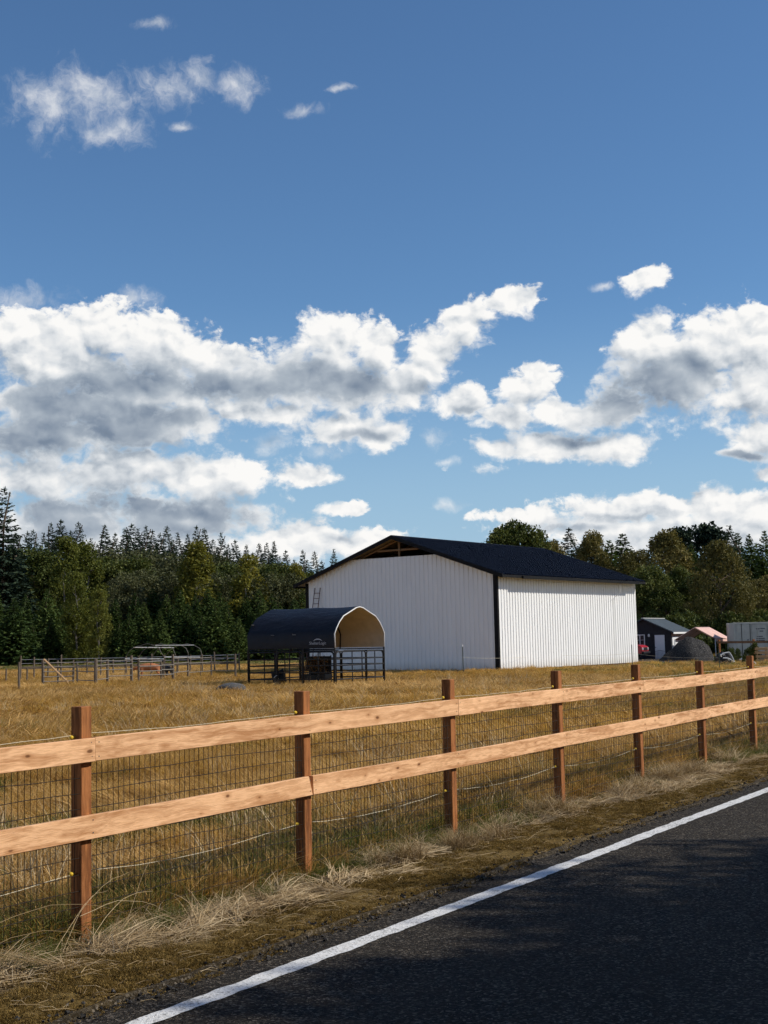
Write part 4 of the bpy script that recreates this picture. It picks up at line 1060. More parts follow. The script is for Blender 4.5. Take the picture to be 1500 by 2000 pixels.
# pinkish awning on posts
AY = 101.5
aw = thing('awning', 'pale pink gable awning on posts behind the rock heap', 'awning', gp(1362, 1285.5), 0.0)
ao = aw.location.copy(); ao_y = ao.y
def ap(px, py, dy): return at(px, py, ao_y+dy) - ao
f_ap, f_re, f_le = ap(1356, 1225.5, -1.4), ap(1397, 1247.5, -1.4), ap(1318, 1249, -1.4)
dv = Vector((1.62, 2.0, 0.0))
for nm, e_ in (('roof_panel', f_re), ('roof_panel', f_le)):
    mb = MB(); n_ = 10
    for i in range(n_+1):
        for j in range(n_+1):
            u, v_ = i/n_, j/n_; p_ = f_ap.lerp(e_, u) + dv*v_
            p_ = p_ + Vector((0, 0, -0.05*math.sin(math.pi*v_)*math.sin(math.pi*u) - (0.03*math.sin(v_*9) if u == 1 else 0)))
            mb.v.append(tuple(p_))
    mb.f = [(i*11+j, i*11+j+1, (i+1)*11+j+1, (i+1)*11+j) for i in range(n_) for j in range(n_)]; mb.t = [.5]*len(mb.f); mb.mi = [0]*len(mb.f)
    o = mb.build(nm, 'tarp_pink', aw, smooth=True)
    sm_ = o.modifiers.new('thick', 'SOLIDIFY'); sm_.thickness = 0.03
    v0, v1 = e_, e_ + dv
    mb = MB(); mb.add([v0 + Vector((0, 0, -0.02)), v1 + Vector((0, 0, -0.02)), v1 + Vector((0, 0, -0.22)), v0 + Vector((0, 0, -0.20))], [(0,1,2,3)]); ov = mb.build('valance', 'tarp_pink', aw)
    ov.modifiers.new('thick', 'SOLIDIFY').thickness = 0.015
    for q in (v0, v1):
        MB().tube([(q.x, q.y, -0.05), (q.x, q.y, q.z-0.01)], 0.04, 6).build('post', 'pipe_white', aw)
for t0 in (0.0, 0.5, 1.0):
    MB().tube([f_le + dv*t0 + Vector((0, 0, -0.06)), f_ap + dv*t0 + Vector((0, 0, -0.06)), f_re + dv*t0 + Vector((0, 0, -0.06))], 0.03, 5).build('rafter', 'brown_board', aw)

# container: doors towards the viewer, sunlight on long side and roof painted in
cdx = Vector((0.985, -0.17, 0)).normalized()
cn = thing('shipping_container', 'grey steel shipping container with double doors at the yard edge', 'container', gp(1437, 1287), math.atan2(cdx.y, cdx.x))
CW, CL, CH = 2.44, 6.06, 2.66
MB().bbox(0.0, CW, 0.0, CL, 0.12, 0.26, 0.01).build('base_frame', 'grey_box', cn)
MB().bbox(0.02, CW-0.02, 0.06, CL-0.02, CH-0.10, CH-0.02, 0.01).build('roof', 'lit_box', cn)
for x in (0, CW):
    for y in (0.0, CL): MB().bbox(x-0.07, x+0.07, y-0.07, y+0.07, 0.1, CH, 0.01).build('corner_post', 'grey_box' if x == 0 else 'lit_box', cn)
MB().bbox(0.07, CW-0.07, -0.05, 0.05, CH-0.17, CH-0.02, 0.01).build('header', 'grey_box', cn)
for x in (0.0, CW):
    mb = MB(); rp = []; nn = 20; pit = (CL-0.2)/nn
    for i in range(nn): rp += [(0.1+i*pit, 0), (0.1+i*pit+pit*.35, 0), (0.1+i*pit+pit*.5, 0.04), (0.1+i*pit+pit*.85, 0.04)]
    rp.append((CL-0.1, 0))
    for (y, d) in rp: mb.v += [(x + (-d if x > 0 else d), y, 0.25), (x + (-d if x > 0 else d), y, CH-0.08)]
    mb.f = [(2*i, 2*i+2, 2*i+3, 2*i+1) for i in range(len(rp)-1)]; mb.t = [.5]*len(mb.f); mb.mi = [0]*len(mb.f)
    mb.build('side_wall', 'lit_box' if x > 0 else 'grey_box', cn)
MB().box(0.05, CW-0.05, CL-0.05, CL-0.02, 0.25, CH-0.1).build('end_wall', 'grey_box', cn)
for dd in (0, 1):
    x0 = 0.08 + dd*1.145; x1 = x0+1.13
    door = MB().bbox(x0, x1, -0.02, 0.03, 0.27, CH-0.18, 0.012).build('door', 'grey_box', cn)
    for j in range(4):
        z0 = 0.36 + j*0.55; MB().bbox(x0+0.06, x1-0.06, -0.034, -0.021, z0, z0+0.47, 0.006).build('door_panel', 'grey_box', door)
    for xr in (x0+0.42, x1-0.10):
        MB().tube([(xr, -0.055, 0.22), (xr, -0.055, CH-0.12)], 0.020, 5).build('lock_rod', 'black_steel' if dd == 0 else 'grey_box', door)
    MB().bbox(x0+0.35, x0+0.70, -0.085, -0.07, 1.14, 1.19, 0.004).build('lock_handle', 'black_steel', door)
for (bx0, bx1, bz) in ((1.52, 1.80, 2.12), (1.83, 2.16, 2.13), (1.78, 2.04, 1.95), (1.52, 2.12, 1.28), (1.52, 2.12, 1.42), (1.56, 1.98, 1.56), (0.86, 0.99, 1.33)):
    MB().box(bx0, bx1, -0.042, -0.037, bz, bz+0.075).build('marking', 'print_grey', cn)

# brown rail fence in front of the container, crate, junk
rfn = thing('rail_fence', 'dark brown rail fence in front of the grey container', 'fence', gp(1404, 1291), 0.0)
ro = rfn.location.copy(); rd = (gp(1530, 1292) - ro); Lr = rd.length; ra = math.atan2(rd.y, rd.x); rfn.rotation_euler.z = ra
for u in (0.02, 0.57, 0.98): MB().bbox(-0.3, 1.45, -0.06, 0.06, -0.06, 0.06, 0.008).build('post', 'post_wood', rfn, (Lr*u, 0, 0), (0, -math.pi/2, 0))
for z in (1.27,): MB().bbox(0, Lr, -0.105, -0.065, z-0.075, z+0.075, 0.005).build('rail', 'brown_board', rfn)
ck = thing('lumber_crate', 'pale slatted lumber crate beside the brown rail fence', 'crate', gp(1488, 1294), -0.1)
for j in range(4):
    for y in (-0.30, 0.30): MB().bbox(-0.34, 0.34, y-0.02, y+0.02, 0.06+0.24*j, 0.06+0.24*j+0.16, 0.005).build('slat', 'raw_wood', ck)
    for x in (-0.34, 0.34): MB().bbox(x-0.02, x+0.02, -0.28, 0.28, 0.06+0.24*j, 0.06+0.24*j+0.16, 0.005).build('slat', 'raw_wood', ck)
for x in (-0.30, 0.30):
    for y in (-0.26, 0.26): MB().box(x-0.03, x+0.03, y-0.019, y+0.019, -0.02, 0.98).build('corner_post', 'raw_wood', ck)
jk = thing('junk_heap', 'heap of black plastic sheeting and pale pipes behind the steel post', 'junk', gp(1413, 1297), 0.3)
bm = bmesh.new(); bmesh.ops.create_icosphere(bm, subdivisions=4, radius=1.0)
for v in bm.verts:
    n_ = v.co.normalized(); q = float(fbm(np.array([n_.x*2.6+5]), np.array([n_.y*2.6+n_.z*2.1+5]), 88, 4)[0])
    v.co = Vector((n_.x*0.55, n_.y*0.45, max(n_.z, -0.1)*0.78))*(0.65+0.7*q)
jm = bpy.data.meshes.new('sheeting'); bm.to_mesh(jm); bm.free(); jm.materials.append(MATS['black_plastic']); link('sheeting', jm, jk)
for (a_, b_) in (((-0.45, -0.42, 0.55), (0.15, -0.46, 0.72)), ((0.15, -0.46, 0.72), (0.45, -0.44, 0.22)), ((-0.30, -0.48, 0.38), (0.25, -0.50, 0.26))):
    MB().tube([a_, Vector(a_).lerp(Vector(b_), .5) + Vector((0, 0, 0.05)), b_], 0.04, 6).build('pipe', 'print_light', jk)
for i, (px, py, s_, lb) in enumerate(((1419, 1297, 0.18, 'white sack lying at the foot of the junk heap'), (1451, 1292, 0.19, 'white rounded sack between the junk heap and the fence post'), (1473, 1299, 0.13, 'small white lump in the grass by the lumber crate'), (1431, 1295, 0.15, 'beige lump of rubble right of the junk heap'))):
    rock('sack' if i < 2 else 'rubble_lump', 'white_plastic' if i != 3 else 'debris_pale', lb, 'sack' if i < 2 else 'rubble', gp(px, py), (s_*1.2, s_, s_), 30+i)


# black clod on the moss, and dry bramble stems around the nearest post
rock('clod', 'black_plastic', 'small black clod lying on the moss below the second near post', 'clod', gp(460, 1801, 0.06), (0.050, 0.035, 0.022), 61)
br = random.Random(9); mb = MB()
for (s0, t0, s1, t1, h0, h1) in ((0.30, -0.55, 0.02, 0.42, 0.03, 0.34), (0.34, -0.30, 0.10, 0.55, 0.05, 0.20), (0.05, -0.75, 0.20, 0.25, 0.22, 0.10), (0.28, -0.45, 0.12, 0.10, 0.02, 0.28), (0.12, -0.95, 0.30, -0.10, 0.10, 0.02), (0.26, 0.10, -0.02, 0.75, 0.03, 0.42), (0.18, -0.2, 0.26, 0.6, 0.18, 0.04)):
    pts = []
    for j in range(9):
        u = j/8; q = from_st(s0+(s1-s0)*u, t0+(t1-t0)*u, 0.04 + h0+(h1-h0)*u + 0.10*math.sin(math.pi*u) + br.uniform(-0.006, 0.006)); pts.append(q-P1)
    mb.tube(pts, [0.0018*(1-0.6*j/8) for j in range(9)], 4, False, br.uniform(0.4, 0.9))
tag(mb.build('bramble_stems', 'straw', None, P1, tone=True), 'dry bleached bramble stems arching around the foot of a fence post', 'bramble')
ROADSIDE_TREES = [(16.6,5.4,14.6,"far",0.9),(15.9,3.2,12.0,"alder",0.9),(15.6,6.2,11.8,"brown",0.9),(15.4,9.0,11.6,"alder",0.85),(16.2,12.4,10.8,"poplar",1.2),(17.6,0.5,12.5,"brown",0.95),(20.2,5.0,14.2,"alder",0.85),(21.0,9.2,14.0,"brown",0.8)] + [(15.6+(i*37%7), -3.0-5.2*i, 11.0+(i*53%5), ("alder","brown","far")[i%3], (0.9,1.0,1.5)[i%3]) for i in range(14)]
# ------------------------------------------------------------------ trees
def kite(mb, b, d, side, l, w, tone):
    """small leaf-like face from base b along d"""
    t = b + d*l; m1 = b + d*(l*0.45) + side*w; m2 = b + d*(l*0.45) - side*w
    mb.add([b, m1, t, m2], [(0, 1, 2, 3)], tone)
def rvec(r):
    while True:
        v = Vector((r.uniform(-1, 1), r.uniform(-1, 1), r.uniform(-1, 1)))
        if 0.05 < v.length < 1: return v.normalized()
def conifer_mesh(seed, levels, per, sprays, rad, z0, droop, spray_l, gap=0.0, shape=0.9, m='fir_needles'):
    """crown of height 1; rad = radius at the base"""
    r = random.Random(seed); mb = MB()
    for i in range(levels):
        u = (i + r.uniform(-0.3, 0.3))/levels; u = min(max(u, 0), 1)
        z = z0 + (1-z0)*u
        R = rad*((1-u)**shape)*(0.92 + 0.16*r.random()) + 0.008
        if u < 0.12: R *= 0.85 + u
        nb = max(3, int(per*(0.5 + 0.6*(1-u))))
        a0 = r.uniform(0, 6.28)
        for j in range(nb):
            if r.random() < gap: continue
            a = a0 + 6.283*j/nb + r.uniform(-0.3, 0.3); L = R*r.uniform(0.62, 1.15)
            out = Vector((math.cos(a), math.sin(a), 0)); zz = z + r.uniform(-0.5, 0.5)/levels
            ns = max(3, int(sprays*(0.40 + 0.75*(1-u))))
            up = -droop*(1-u) + 0.05*u
            for q in range(ns):
                v = (q+0.6)/ns; 
                p = Vector((0, 0, zz)) + out*(L*v) + Vector((0, 0, L*(up*v + 0.25*v*v*(1 if droop > 0 else 0.3))))
                for s in (-1, 1):
                    d = (out*r.uniform(0.5, 1.0) + out.cross(Vector((0, 0, 1)))*s*r.uniform(0.25, 1.0) + Vector((0, 0, r.uniform(-0.55, 0.25)))).normalized()
                    sd = d.cross(rvec(r)).normalized()
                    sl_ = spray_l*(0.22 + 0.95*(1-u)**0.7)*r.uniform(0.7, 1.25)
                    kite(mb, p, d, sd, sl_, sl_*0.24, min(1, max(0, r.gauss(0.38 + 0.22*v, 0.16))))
    for s in range(3):
        kite(mb, Vector((0, 0, 0.955)), Vector((r.uniform(-.15,.15), r.uniform(-.15,.15), 1)).normalized(), rvec(r), 0.05, 0.006, 0.5)
    return mb.mesh('conifer_crown', m, tone=True)
def trunk_mesh(seed, h, r0, m='bark', limbs=0, spread=0.3):
    r = random.Random(seed); mb = MB()
    pts = [(r.uniform(-1, 1)*0.01*h*i, r.uniform(-1, 1)*0.01*h*i, h*i/5 - (0.02 if i == 0 else 0)) for i in range(6)]
    mb.tube(pts, [r0*(1-0.16*i) for i in range(6)], 7)
    for i in range(limbs):
        a = r.uniform(0, 6.28); z = h*r.uniform(0.3, 0.9); l = spread*r.uniform(0.5, 1.0)
        b = Vector((0, 0, z)); e = b + Vector((math.cos(a)*l, math.sin(a)*l, l*r.uniform(0.5, 1.2)))
        mb.tube([b, b.lerp(e, 0.5) + Vector((0, 0, -0.01)), e], [r0*0.45, r0*0.3, r0*0.1], 5)
    return mb.mesh('trunk', m)
def broadleaf_mesh(seed, env, lobes, leaves, lobe_r, leaf, m, hollow=0.35):
    """env(z) gives the crown radius at height z in 0..1"""
    r = random.Random(seed); mb = MB(); cs = []
    tries = 0
    while len(cs) < lobes and tries < lobes*40:
        tries += 1
        z = r.random(); R = env(z)
        if R <= 0.01: continue
        a = r.uniform(0, 6.283); q = R*math.sqrt(r.uniform(hollow, 1.0))*0.90
        cs.append((Vector((math.cos(a)*q, math.sin(a)*q, z)), lobe_r*r.uniform(0.6, 1.25), r.gauss(0, 0.09)))
    for c, lr, dt in cs:
        for i in range(int(leaves*lr/lobe_r)):
            n = rvec(r); p = c + Vector((n.x, n.y, n.z*0.78))*lr*(r.uniform(0.45, 1.0)**0.6)
            if p.z < 0.0: continue
            d = (n*0.5 + rvec(r) + Vector((0, 0, -0.25))).normalized(); sd = d.cross(rvec(r)).normalized()
            l = leaf*r.uniform(0.6, 1.35)
            kite(mb, p, d, sd, l, l*0.36, min(1, max(0, r.gauss(0.45 + dt, 0.20))))
    return mb.mesh('leaf_crown', m, tone=True)

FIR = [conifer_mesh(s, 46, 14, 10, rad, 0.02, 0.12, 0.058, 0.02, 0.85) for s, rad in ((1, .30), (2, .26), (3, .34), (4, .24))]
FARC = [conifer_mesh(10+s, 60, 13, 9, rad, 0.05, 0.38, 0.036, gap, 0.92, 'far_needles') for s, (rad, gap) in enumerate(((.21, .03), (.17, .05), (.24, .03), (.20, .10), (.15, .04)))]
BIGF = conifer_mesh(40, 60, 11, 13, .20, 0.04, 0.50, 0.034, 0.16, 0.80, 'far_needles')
PINE = [broadleaf_mesh(50+s, lambda z: 0.30*math.sin(math.pi*min(1, z*0.82+0.16))**0.7, 110, 130, 0.066, 0.028, 'far_needles', 0.2) for s in range(2)]
col_env = lambda z: 0.17*(math.sin(math.pi*min(1, max(0, (z*0.93+0.04))))**0.65)
rnd_env = lambda z: 0.42*(math.sin(math.pi*min(1, max(0, (z*0.86+0.12))))**0.60)
egg_env = lambda z: 0.30*(math.sin(math.pi*min(1, max(0, (z**0.8*0.95+0.04))))**0.70)
tri_env = lambda z: 0.30*(1-z)**0.75*(1-math.exp(-z*9)) + 0.02
POP = [broadleaf_mesh(60+s, col_env, 120, 110, 0.056, 0.019, 'poplar_leaves') for s in range(3)]
YEL = [broadleaf_mesh(70+s, tri_env, 110, 100, 0.060, 0.021, 'yellow_leaves') for s in range(2)]
ALD = [broadleaf_mesh(80+s, (egg_env, rnd_env, egg_env, rnd_env)[s], 150, 110, 0.076, 0.024, 'alder_leaves') for s in range(4)]
BRN = [broadleaf_mesh(90+s, (rnd_env, egg_env, tri_env)[s], 190, 120, 0.070, 0.020, 'brown_leaves') for s in range(3)]
WIL = [broadleaf_mesh(100+s, rnd_env, 140, 100, 0.076, 0.023, 'willow_leaves') for s in range(2)]
SHR = [broadleaf_mesh(110+s, lambda z: 0.75*math.cos(z*1.45)**0.6, 60, 70, 0.16, 0.07, 'alder_leaves', 0.2) for s in range(2)]
TR_C = trunk_mesh(1, 0.97, 0.017); TR_B = trunk_mesh(2, 0.75, 0.022, 'bark', 9, 0.26); TR_P = trunk_mesh(3, 0.9, 0.013, 'bark_pale', 8, 0.12); TR_S = trunk_mesh(4, 0.5, 0.03, 'bark', 6, 0.3)
KINDS = {
 'fir': (FIR, TR_C, 'fir_tree', 'fir'), 'far': (FARC, TR_C, 'fir_tree', 'fir'), 'big': ([BIGF], TR_C, 'fir_tree', 'fir'), 'pine': (PINE, TR_B, 'pine_tree', 'pine'),
 'poplar': (POP, TR_P, 'poplar_tree', 'poplar'), 'yellow': (YEL, TR_P, 'poplar_tree', 'poplar'), 'alder': (ALD, TR_B, 'alder_tree', 'tree'),
 'brown': (BRN, TR_B, 'broadleaf_tree', 'tree'), 'willow': (WIL, TR_S, 'willow_tree', 'tree'), 'shrub': (SHR, TR_S, 'shrub', 'shrub')}
tcount = [0]
def tree(kind, loc, h, wide=1.0, label='', group=None, var=None):
    meshes, tr_, nm, cat = KINDS[kind]; tcount[0] += 1
    t = thing(nm, label, cat, loc, rng.uniform(0, 6.28), group)
    t.scale = (h*wide, h*wide, h)
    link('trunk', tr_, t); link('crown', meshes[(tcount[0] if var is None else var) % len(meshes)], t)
    return t
def row(kind, Y, items, label, group, jitter=6.0, base_z=-0.1, var=None):
    for it in items:
        px, top = it[0], it[1]; wide = it[2] if len(it) > 2 else 1.0
        y = Y + rng.uniform(-jitter, jitter); p = at(px, top, y)
        tree(kind, (p.x, y, base_z), p.z-base_z, wide*rng.uniform(0.92, 1.08), label if isinstance(label, str) else label[items.index(it)], group, var)
# young firs along the field edge, left of the barn
row('fir', 152, [(-30,1190),(28,1168,1.25),(62,1215,1.1),(100,1205),(232,1212),(252,1196),(282,1176,1.1),(312,1190),(338,1182,1.1),(366,1176),(392,1200),(418,1168,1.1),(443,1176),(466,1204),(490,1190),(512,1170),(545,1176),(575,1168),(600,1180)],
    'young dark green fir in the dense row along the pasture edge', 'young firs along the pasture edge', 5)
row('fir', 168, [(-8,1150),(50,1160),(92,1150,1.1),(118,1180),(225,1170),(264,1158),(298,1150),(326,1160),(352,1152),(382,1160),(406,1150),(432,1158),(458,1148),(480,1160),(505,1150),(532,1158),(562,1150),(590,1156)],
    'taller dark fir rising behind the young fir row', 'taller firs behind the young fir row', 5)
row('poplar', 147, [(193,1156,1.05)], 'slender bright green poplar at the pasture edge behind the corral gate', None, 0)
row('poplar', 150, [(150,1122,1.0)], 'taller light green poplar left of the bright slender one', None, 0)
row('poplar', 178, [(128,1052,0.9)], 'tall pale leaved poplar rising over the corral gate', None, 0)
row('poplar', 186, [(168,1066,1.0)], 'tall poplar between the pale leaved one and the woods', None, 0)
row('yellow', 171, [(386,1064,1.15)], 'tall yellowing poplar standing alone above the fir row', None, 0)
row('yellow', 171, [(484,1090,1.2)], 'golden yellow poplar nearest the barn roof', None, 0)
row('yellow', 174, [(577,1106,0.9)], 'small bright yellow tree beside the barn eave', None, 0)
row('alder', 196, [(-20,1090),(12,1085),(45,1078),(78,1082,1.1),(108,1110),(205,1095),(240,1100,1.1),(272,1096),(352,1108),(410,1112,1.1),(445,1106),(520,1112),(548,1108,1.1),(604,1124),(630,1130)],
    'olive green broadleaf tree in the wood behind the firs', 'olive broadleaf trees behind the firs', 8)
row('willow', 206, [(222,1082,1.1),(256,1086),(292,1084,1.1),(322,1090,1.1),(340,1098),(432,1094),(505,1104),(560,1112)],
    'greyish brown bushy tree in the wood above the corral', 'grey brown bushy trees above the corral', 8)
row('willow', 176, [(246,1126),(276,1122),(308,1118,1.1),(340,1124),(370,1128),(412,1126),(448,1130),(496,1130),(528,1126),(575,1128)],
    'low olive bushy tree between the fir row and the tall wood', 'low bushy trees between fir row and wood', 6)
row('big', 172, [(8,950,1.05)], 'tallest dark fir with drooping boughs at the edge of the wood', None, 0)
row('far', 176, [(30,1040,1.3),(-25,1010,1.2)], 'dark fir close beside the tallest fir', 'firs beside the tallest one', 3)
row('far', 300, [(54,1036),(64,1034),(85,1040),(100,1020),(119,1014,1.2),(138,1035),(153,1018,1.1),(178,1051),(205,1024,1.3),(225,1040),(244,1030),(258,1022,1.2),(270,1032),(285,1026,1.1),(298,1034),(312,1040),(326,1026,1.1),(347,1040),(366,1042),(384,1026),(399,1030,1.2),(416,1052),(432,1040),(446,1062),(459,1054,1.2),(481,1062),(506,1060),(521,1060),(535,1056),(558,1074,1.1),(591,1073),(614,1076),(652,1072)],
    'tall blue green fir on the skyline of the woods', 'firs on the skyline of the woods', 10)
row('far', 265, [(40,1062),(72,1060),(92,1058,1.2),(110,1050,1.2),(132,1056),(148,1056,1.2),(166,1064),(190,1060),(214,1052,1.2),(236,1058),(252,1052,1.2),(276,1056,1.2),(292,1060),(306,1058),(336,1056,1.2),(358,1066),(374,1062),(392,1056,1.2),(424,1070),(440,1074),(468,1080),(494,1078,1.2),(512,1080),(528,1078,1.2),(546,1086),(574,1092),(600,1092),(628,1094)],
    'dark fir standing just below the skyline firs', 'firs just below the skyline', 10)
# woods right of and behind the barn
row('alder', 175, [(978,1042,1.0),(1008,1026,0.8),(1040,1040,0.9)], ['lowest and widest airy broadleaf tree over the barn ridge', 'tallest airy broadleaf tree showing over the barn ridge', 'rounded airy broadleaf tree between the tallest one and the lone fir over the ridge'], 'broadleaf trees over the barn ridge', 4)
row('far', 180, [(1111,1030,1.5)], 'narrow dark fir standing alone over the barn roof', None, 2)
row('brown', 178, [(1082,1062,0.8),(1064,1066,0.8)], ['low broadleaf tree just showing over the ridge beside the lone fir', 'lowest leafy top peeping over the barn ridge'], 'low trees over the barn ridge', 3)
row('brown', 172, [(1155,1046,0.8)], 'brown tinged tree over the barn roof beside the lone fir', None, 2)
row('fir', 170, [(1190,1054,1.1),(1215,1042,1.2)], ['shorter bushy fir over the far end of the barn roof', 'taller bushy fir over the far end of the barn roof'], 'bushy firs over the barn roof end', 3)
row('far', 240, [(1130,1072),(1172,1070),(1236,1074),(1252,1074,1.2),(1262,1072),(1340,1062),(1280,1070)], 'small distant fir in the gap right of the barn', 'distant firs right of the barn', 8)
row('brown', 150, [(1178,1085,1.0),(1240,1085,1.0)], ['olive brown tree rising from behind the barn roof slope', 'olive brown tree just past the lower corner of the barn roof'], 'olive brown trees behind the barn end', 3)
row('brown', 140, [(1300,1044,0.95)], 'tall olive yellow tree rising behind the dark shed', None, 0, var=1)
row('pine', 165, [(1326,1040,0.9)], 'dark pine with ragged top beside the olive yellow tree', None, 0)
row('pine', 168, [(1380,1030,1.15)], 'broad dark pine with rounded crown above the brown tree', None, 0)
row('far', 160, [(1424,1026,1.5)], 'dark fir with a thin spire right of the broad pine', None, 2)
row('fir', 166, [(1440,1040,0.75),(1462,1042,0.8),(1492,1036,0.8),(1520,1040,0.8),(1405,1060,0.8),(1350,1062,0.8),(1478,1060,0.9)], 'dark fir in the wood above the container', 'dark firs above the container', 5)
row('brown', 124, [(1404,1066,0.80)], 'big round brown green tree above the awning and container', None, 0, var=0)
row('alder', 132, [(1330,1112,1.0),(1268,1112,1.0),(1252,1150,1.1),(1300,1150,1.1),(1350,1130,1.0)], 'dark olive tree close behind the shed', 'dark olive trees behind the shed', 4)
row('brown', 134, [(1476,1138,1.1),(1502,1128,1.1),(1530,1140,1.1)], 'bushy brown tree behind the container', 'bushy trees behind the container', 3)
row('shrub', 122, [(1240,1222,1.0),(1262,1205,1.0),(1300,1212,1.0),(1336,1200,1.0),(1368,1210,1.0),(1402,1215,1.0),(1430,1205,1.0),(1464,1210,1.0),(1495,1200,1.0),(1530,1210)], 'dark leafy shrub in the undergrowth behind the yard', 'undergrowth shrubs behind the yard', 3)
row('shrub', 163, [(x, 1262+(x*7) % 9, 1.3) for x in range(-30, 640, 34)], 'low dark shrub under the firs at the pasture edge', 'low shrubs under the firs', 3)
for (px, py, h) in ((1408,1294,0.6),(1430,1293,0.9),(1442,1292,0.8),(1462,1293,0.9),(1475,1294,1.15),(1455,1296,0.5),(1424,1295,0.45),(1398,1293,0.4)):
    b_ = gp(px, py); tree('shrub', (b_.x, b_.y, -0.03), h, 0.6, 'weedy green shrub among the junk by the container', 'weeds among the junk')
# trees across the road, out of the picture: they throw the shade that lies on the asphalt
for (s, t, h, kd, wd) in ROADSIDE_TREES:
    p_ = from_st(s, t)
    tree(kd, (p_.x, p_.y, -0.1), h, wd, {'far': 'tall fir on the far side of the road', 'poplar': 'slender poplar on the far side of the road'}.get(kd, 'leafy broadleaf tree on the far side of the road'), 'trees across the road')
# ------------------------------------------------------------------ grass, straw and moss: tufts spread by geometry nodes
def blade(mb, r, b, az, h, lean, w, tone, seg=3):
    """a bent tapering strip"""
    d = Vector((math.cos(az), math.sin(az), 0)); s = Vector((-math.sin(az), math.cos(az), 0))
    tw = r.uniform(-0.9, 0.9); s = (s*math.cos(tw) + d*math.sin(tw)).normalized()
    pts = []
    for i in range(seg+1):
        u = i/seg; pts.append(b + d*(lean*h*u*u) + Vector((0, 0, h*(u - 0.35*lean*u*u))))
    vs = []; fs = []
    for i, p in enumerate(pts[:-1]):
        ww = w*(1-0.75*i/seg); vs += [p - s*ww, p + s*ww]
    vs.append(pts[-1]); n = len(vs)
    for i in range(seg-1): fs.append((2*i, 2*i+1, 2*i+3, 2*i+2))
    fs.append((n-3, n-2, n-1))
    mb.add(vs, fs, tone)
def tuft(seed, n, rad, h0, h1, lean0, lean1, w, tone_mu, bias=None):
    r = random.Random(seed); mb = MB()
    for i in range(n):
        a = r.uniform(0, 6.283); q = rad*math.sqrt(r.random()); az = r.uniform(0, 6.283) if bias is None else r.gauss(0, bias)
        blade(mb, r, Vector((math.cos(a)*q, math.sin(a)*q, -0.01)), az, r.uniform(h0, h1), r.uniform(lean0, lean1), w*r.uniform(0.6, 1.3), min(1, max(0, r.gauss(tone_mu, 0.22))))
    return mb
def straw_clump(seed, n, rad, l0, l1, w, tone_mu, spread=0.5, zmax=0.10):
    """long stems lying over one another, mostly combed one way"""
    r = random.Random(seed); mb = MB()
    for i in range(n):
        a = r.uniform(0, 6.283); q = rad*math.sqrt(r.random()); b = Vector((math.cos(a)*q, math.sin(a)*q, r.uniform(0.0, zmax)*(1-q/rad*0.7)))
        az = r.gauss(0, spread); l = r.uniform(l0, l1); e = r.uniform(-0.12, 0.20)
        d = Vector((math.cos(az)*math.cos(e), math.sin(az)*math.cos(e), math.sin(e))); s = Vector((-math.sin(az), math.cos(az), r.uniform(-0.6, 0.6))).normalized()*w*r.uniform(0.6, 1.3)
        m_ = b + d*l*0.55; t = b + d*l + Vector((0, 0, -0.35*l*abs(math.sin(e)) - 0.02)); tn = min(1, max(0, r.gauss(tone_mu, 0.24)))
        mb.add([b-s, b+s, m_+s*0.8, m_-s*0.8, t], [(0,1,2,3), (3,2,4)], tn)
    return mb
def moss_pad(seed, n, rad, h):
    r = random.Random(seed); mb = MB()
    for i in range(n):
        a = r.uniform(0, 6.283); q = rad*math.sqrt(r.random()); b = Vector((math.cos(a)*q, math.sin(a)*q, -0.006))
        blade(mb, r, b, r.uniform(0, 6.283), h*r.uniform(0.4, 1.0)*(1-0.5*q/rad), r.uniform(0.3, 1.6), 0.0019*r.uniform(0.6, 1.4), min(1, max(0, r.gauss(0.45, 0.24))), 2)
    return mb
PROTO = {}
def proto(key, mbs, m_):
    col_ = bpy.data.collections.new('tufts_' + key); PROTO[key] = col_
    for i, mb in enumerate(mbs):
        o = bpy.data.objects.new('tuft_%s' % chr(97+i), mb.mesh('tuft', m_, tone=True)); col_.objects.link(o)
proto('dry', [tuft(s, 46, 0.13, 0.16, 0.40, 0.2, 1.1, 0.0042, 0.50) for s in (1, 2, 3)] + [tuft(4, 34, 0.11, 0.22, 0.50, 0.4, 1.4, 0.0040, 0.58, 0.8), tuft(5, 40, 0.14, 0.12, 0.30, 0.5, 1.6, 0.0045, 0.40, 0.9)], 'dry_grass')
proto('far', [tuft(s, 46, 0.26, 0.16, 0.42, 0.3, 1.2, 0.012, mu, 1.0) for s, mu in ((11, .40), (12, .55), (13, .62), (14, .5))], 'dry_grass')
proto('green', [tuft(s, 44, 0.09, 0.12, 0.36, 0.2, 1.1, 0.0038, 0.45) for s in (21, 22, 23)], 'green_grass')
proto('meadow', [tuft(s, 40, 0.24, 0.08, 0.22, 0.3, 1.2, 0.012, mu, 1.0) for s, mu in ((24, .40), (25, .6))], 'green_grass')
proto('straw', [straw_clump(s, 120, 0.17, 0.16, 0.42, 0.0024, 0.50, sp, 0.05) for s, sp in ((31, .35), (32, .5), (33, .9))] + [straw_clump(34, 110, 0.20, 0.20, 0.48, 0.0020, 0.42, 0.6, 0.05)], 'straw')
proto('tussock', [tuft(35, 150, 0.13, 0.20, 0.46, 0.3, 1.6, 0.0032, 0.42), tuft(36, 140, 0.15, 0.16, 0.40, 0.5, 1.9, 0.0032, 0.52)], 'straw')
proto('stalk', [tuft(37, 16, 0.14, 0.35, 0.62, 0.1, 0.6, 0.0042, 0.75), tuft(38, 22, 0.18, 0.28, 0.55, 0.2, 0.9, 0.0042, 0.68)], 'straw')
proto('moss', [moss_pad(s, 170, 0.06, 0.024) for s in (41, 42, 43)], 'moss')
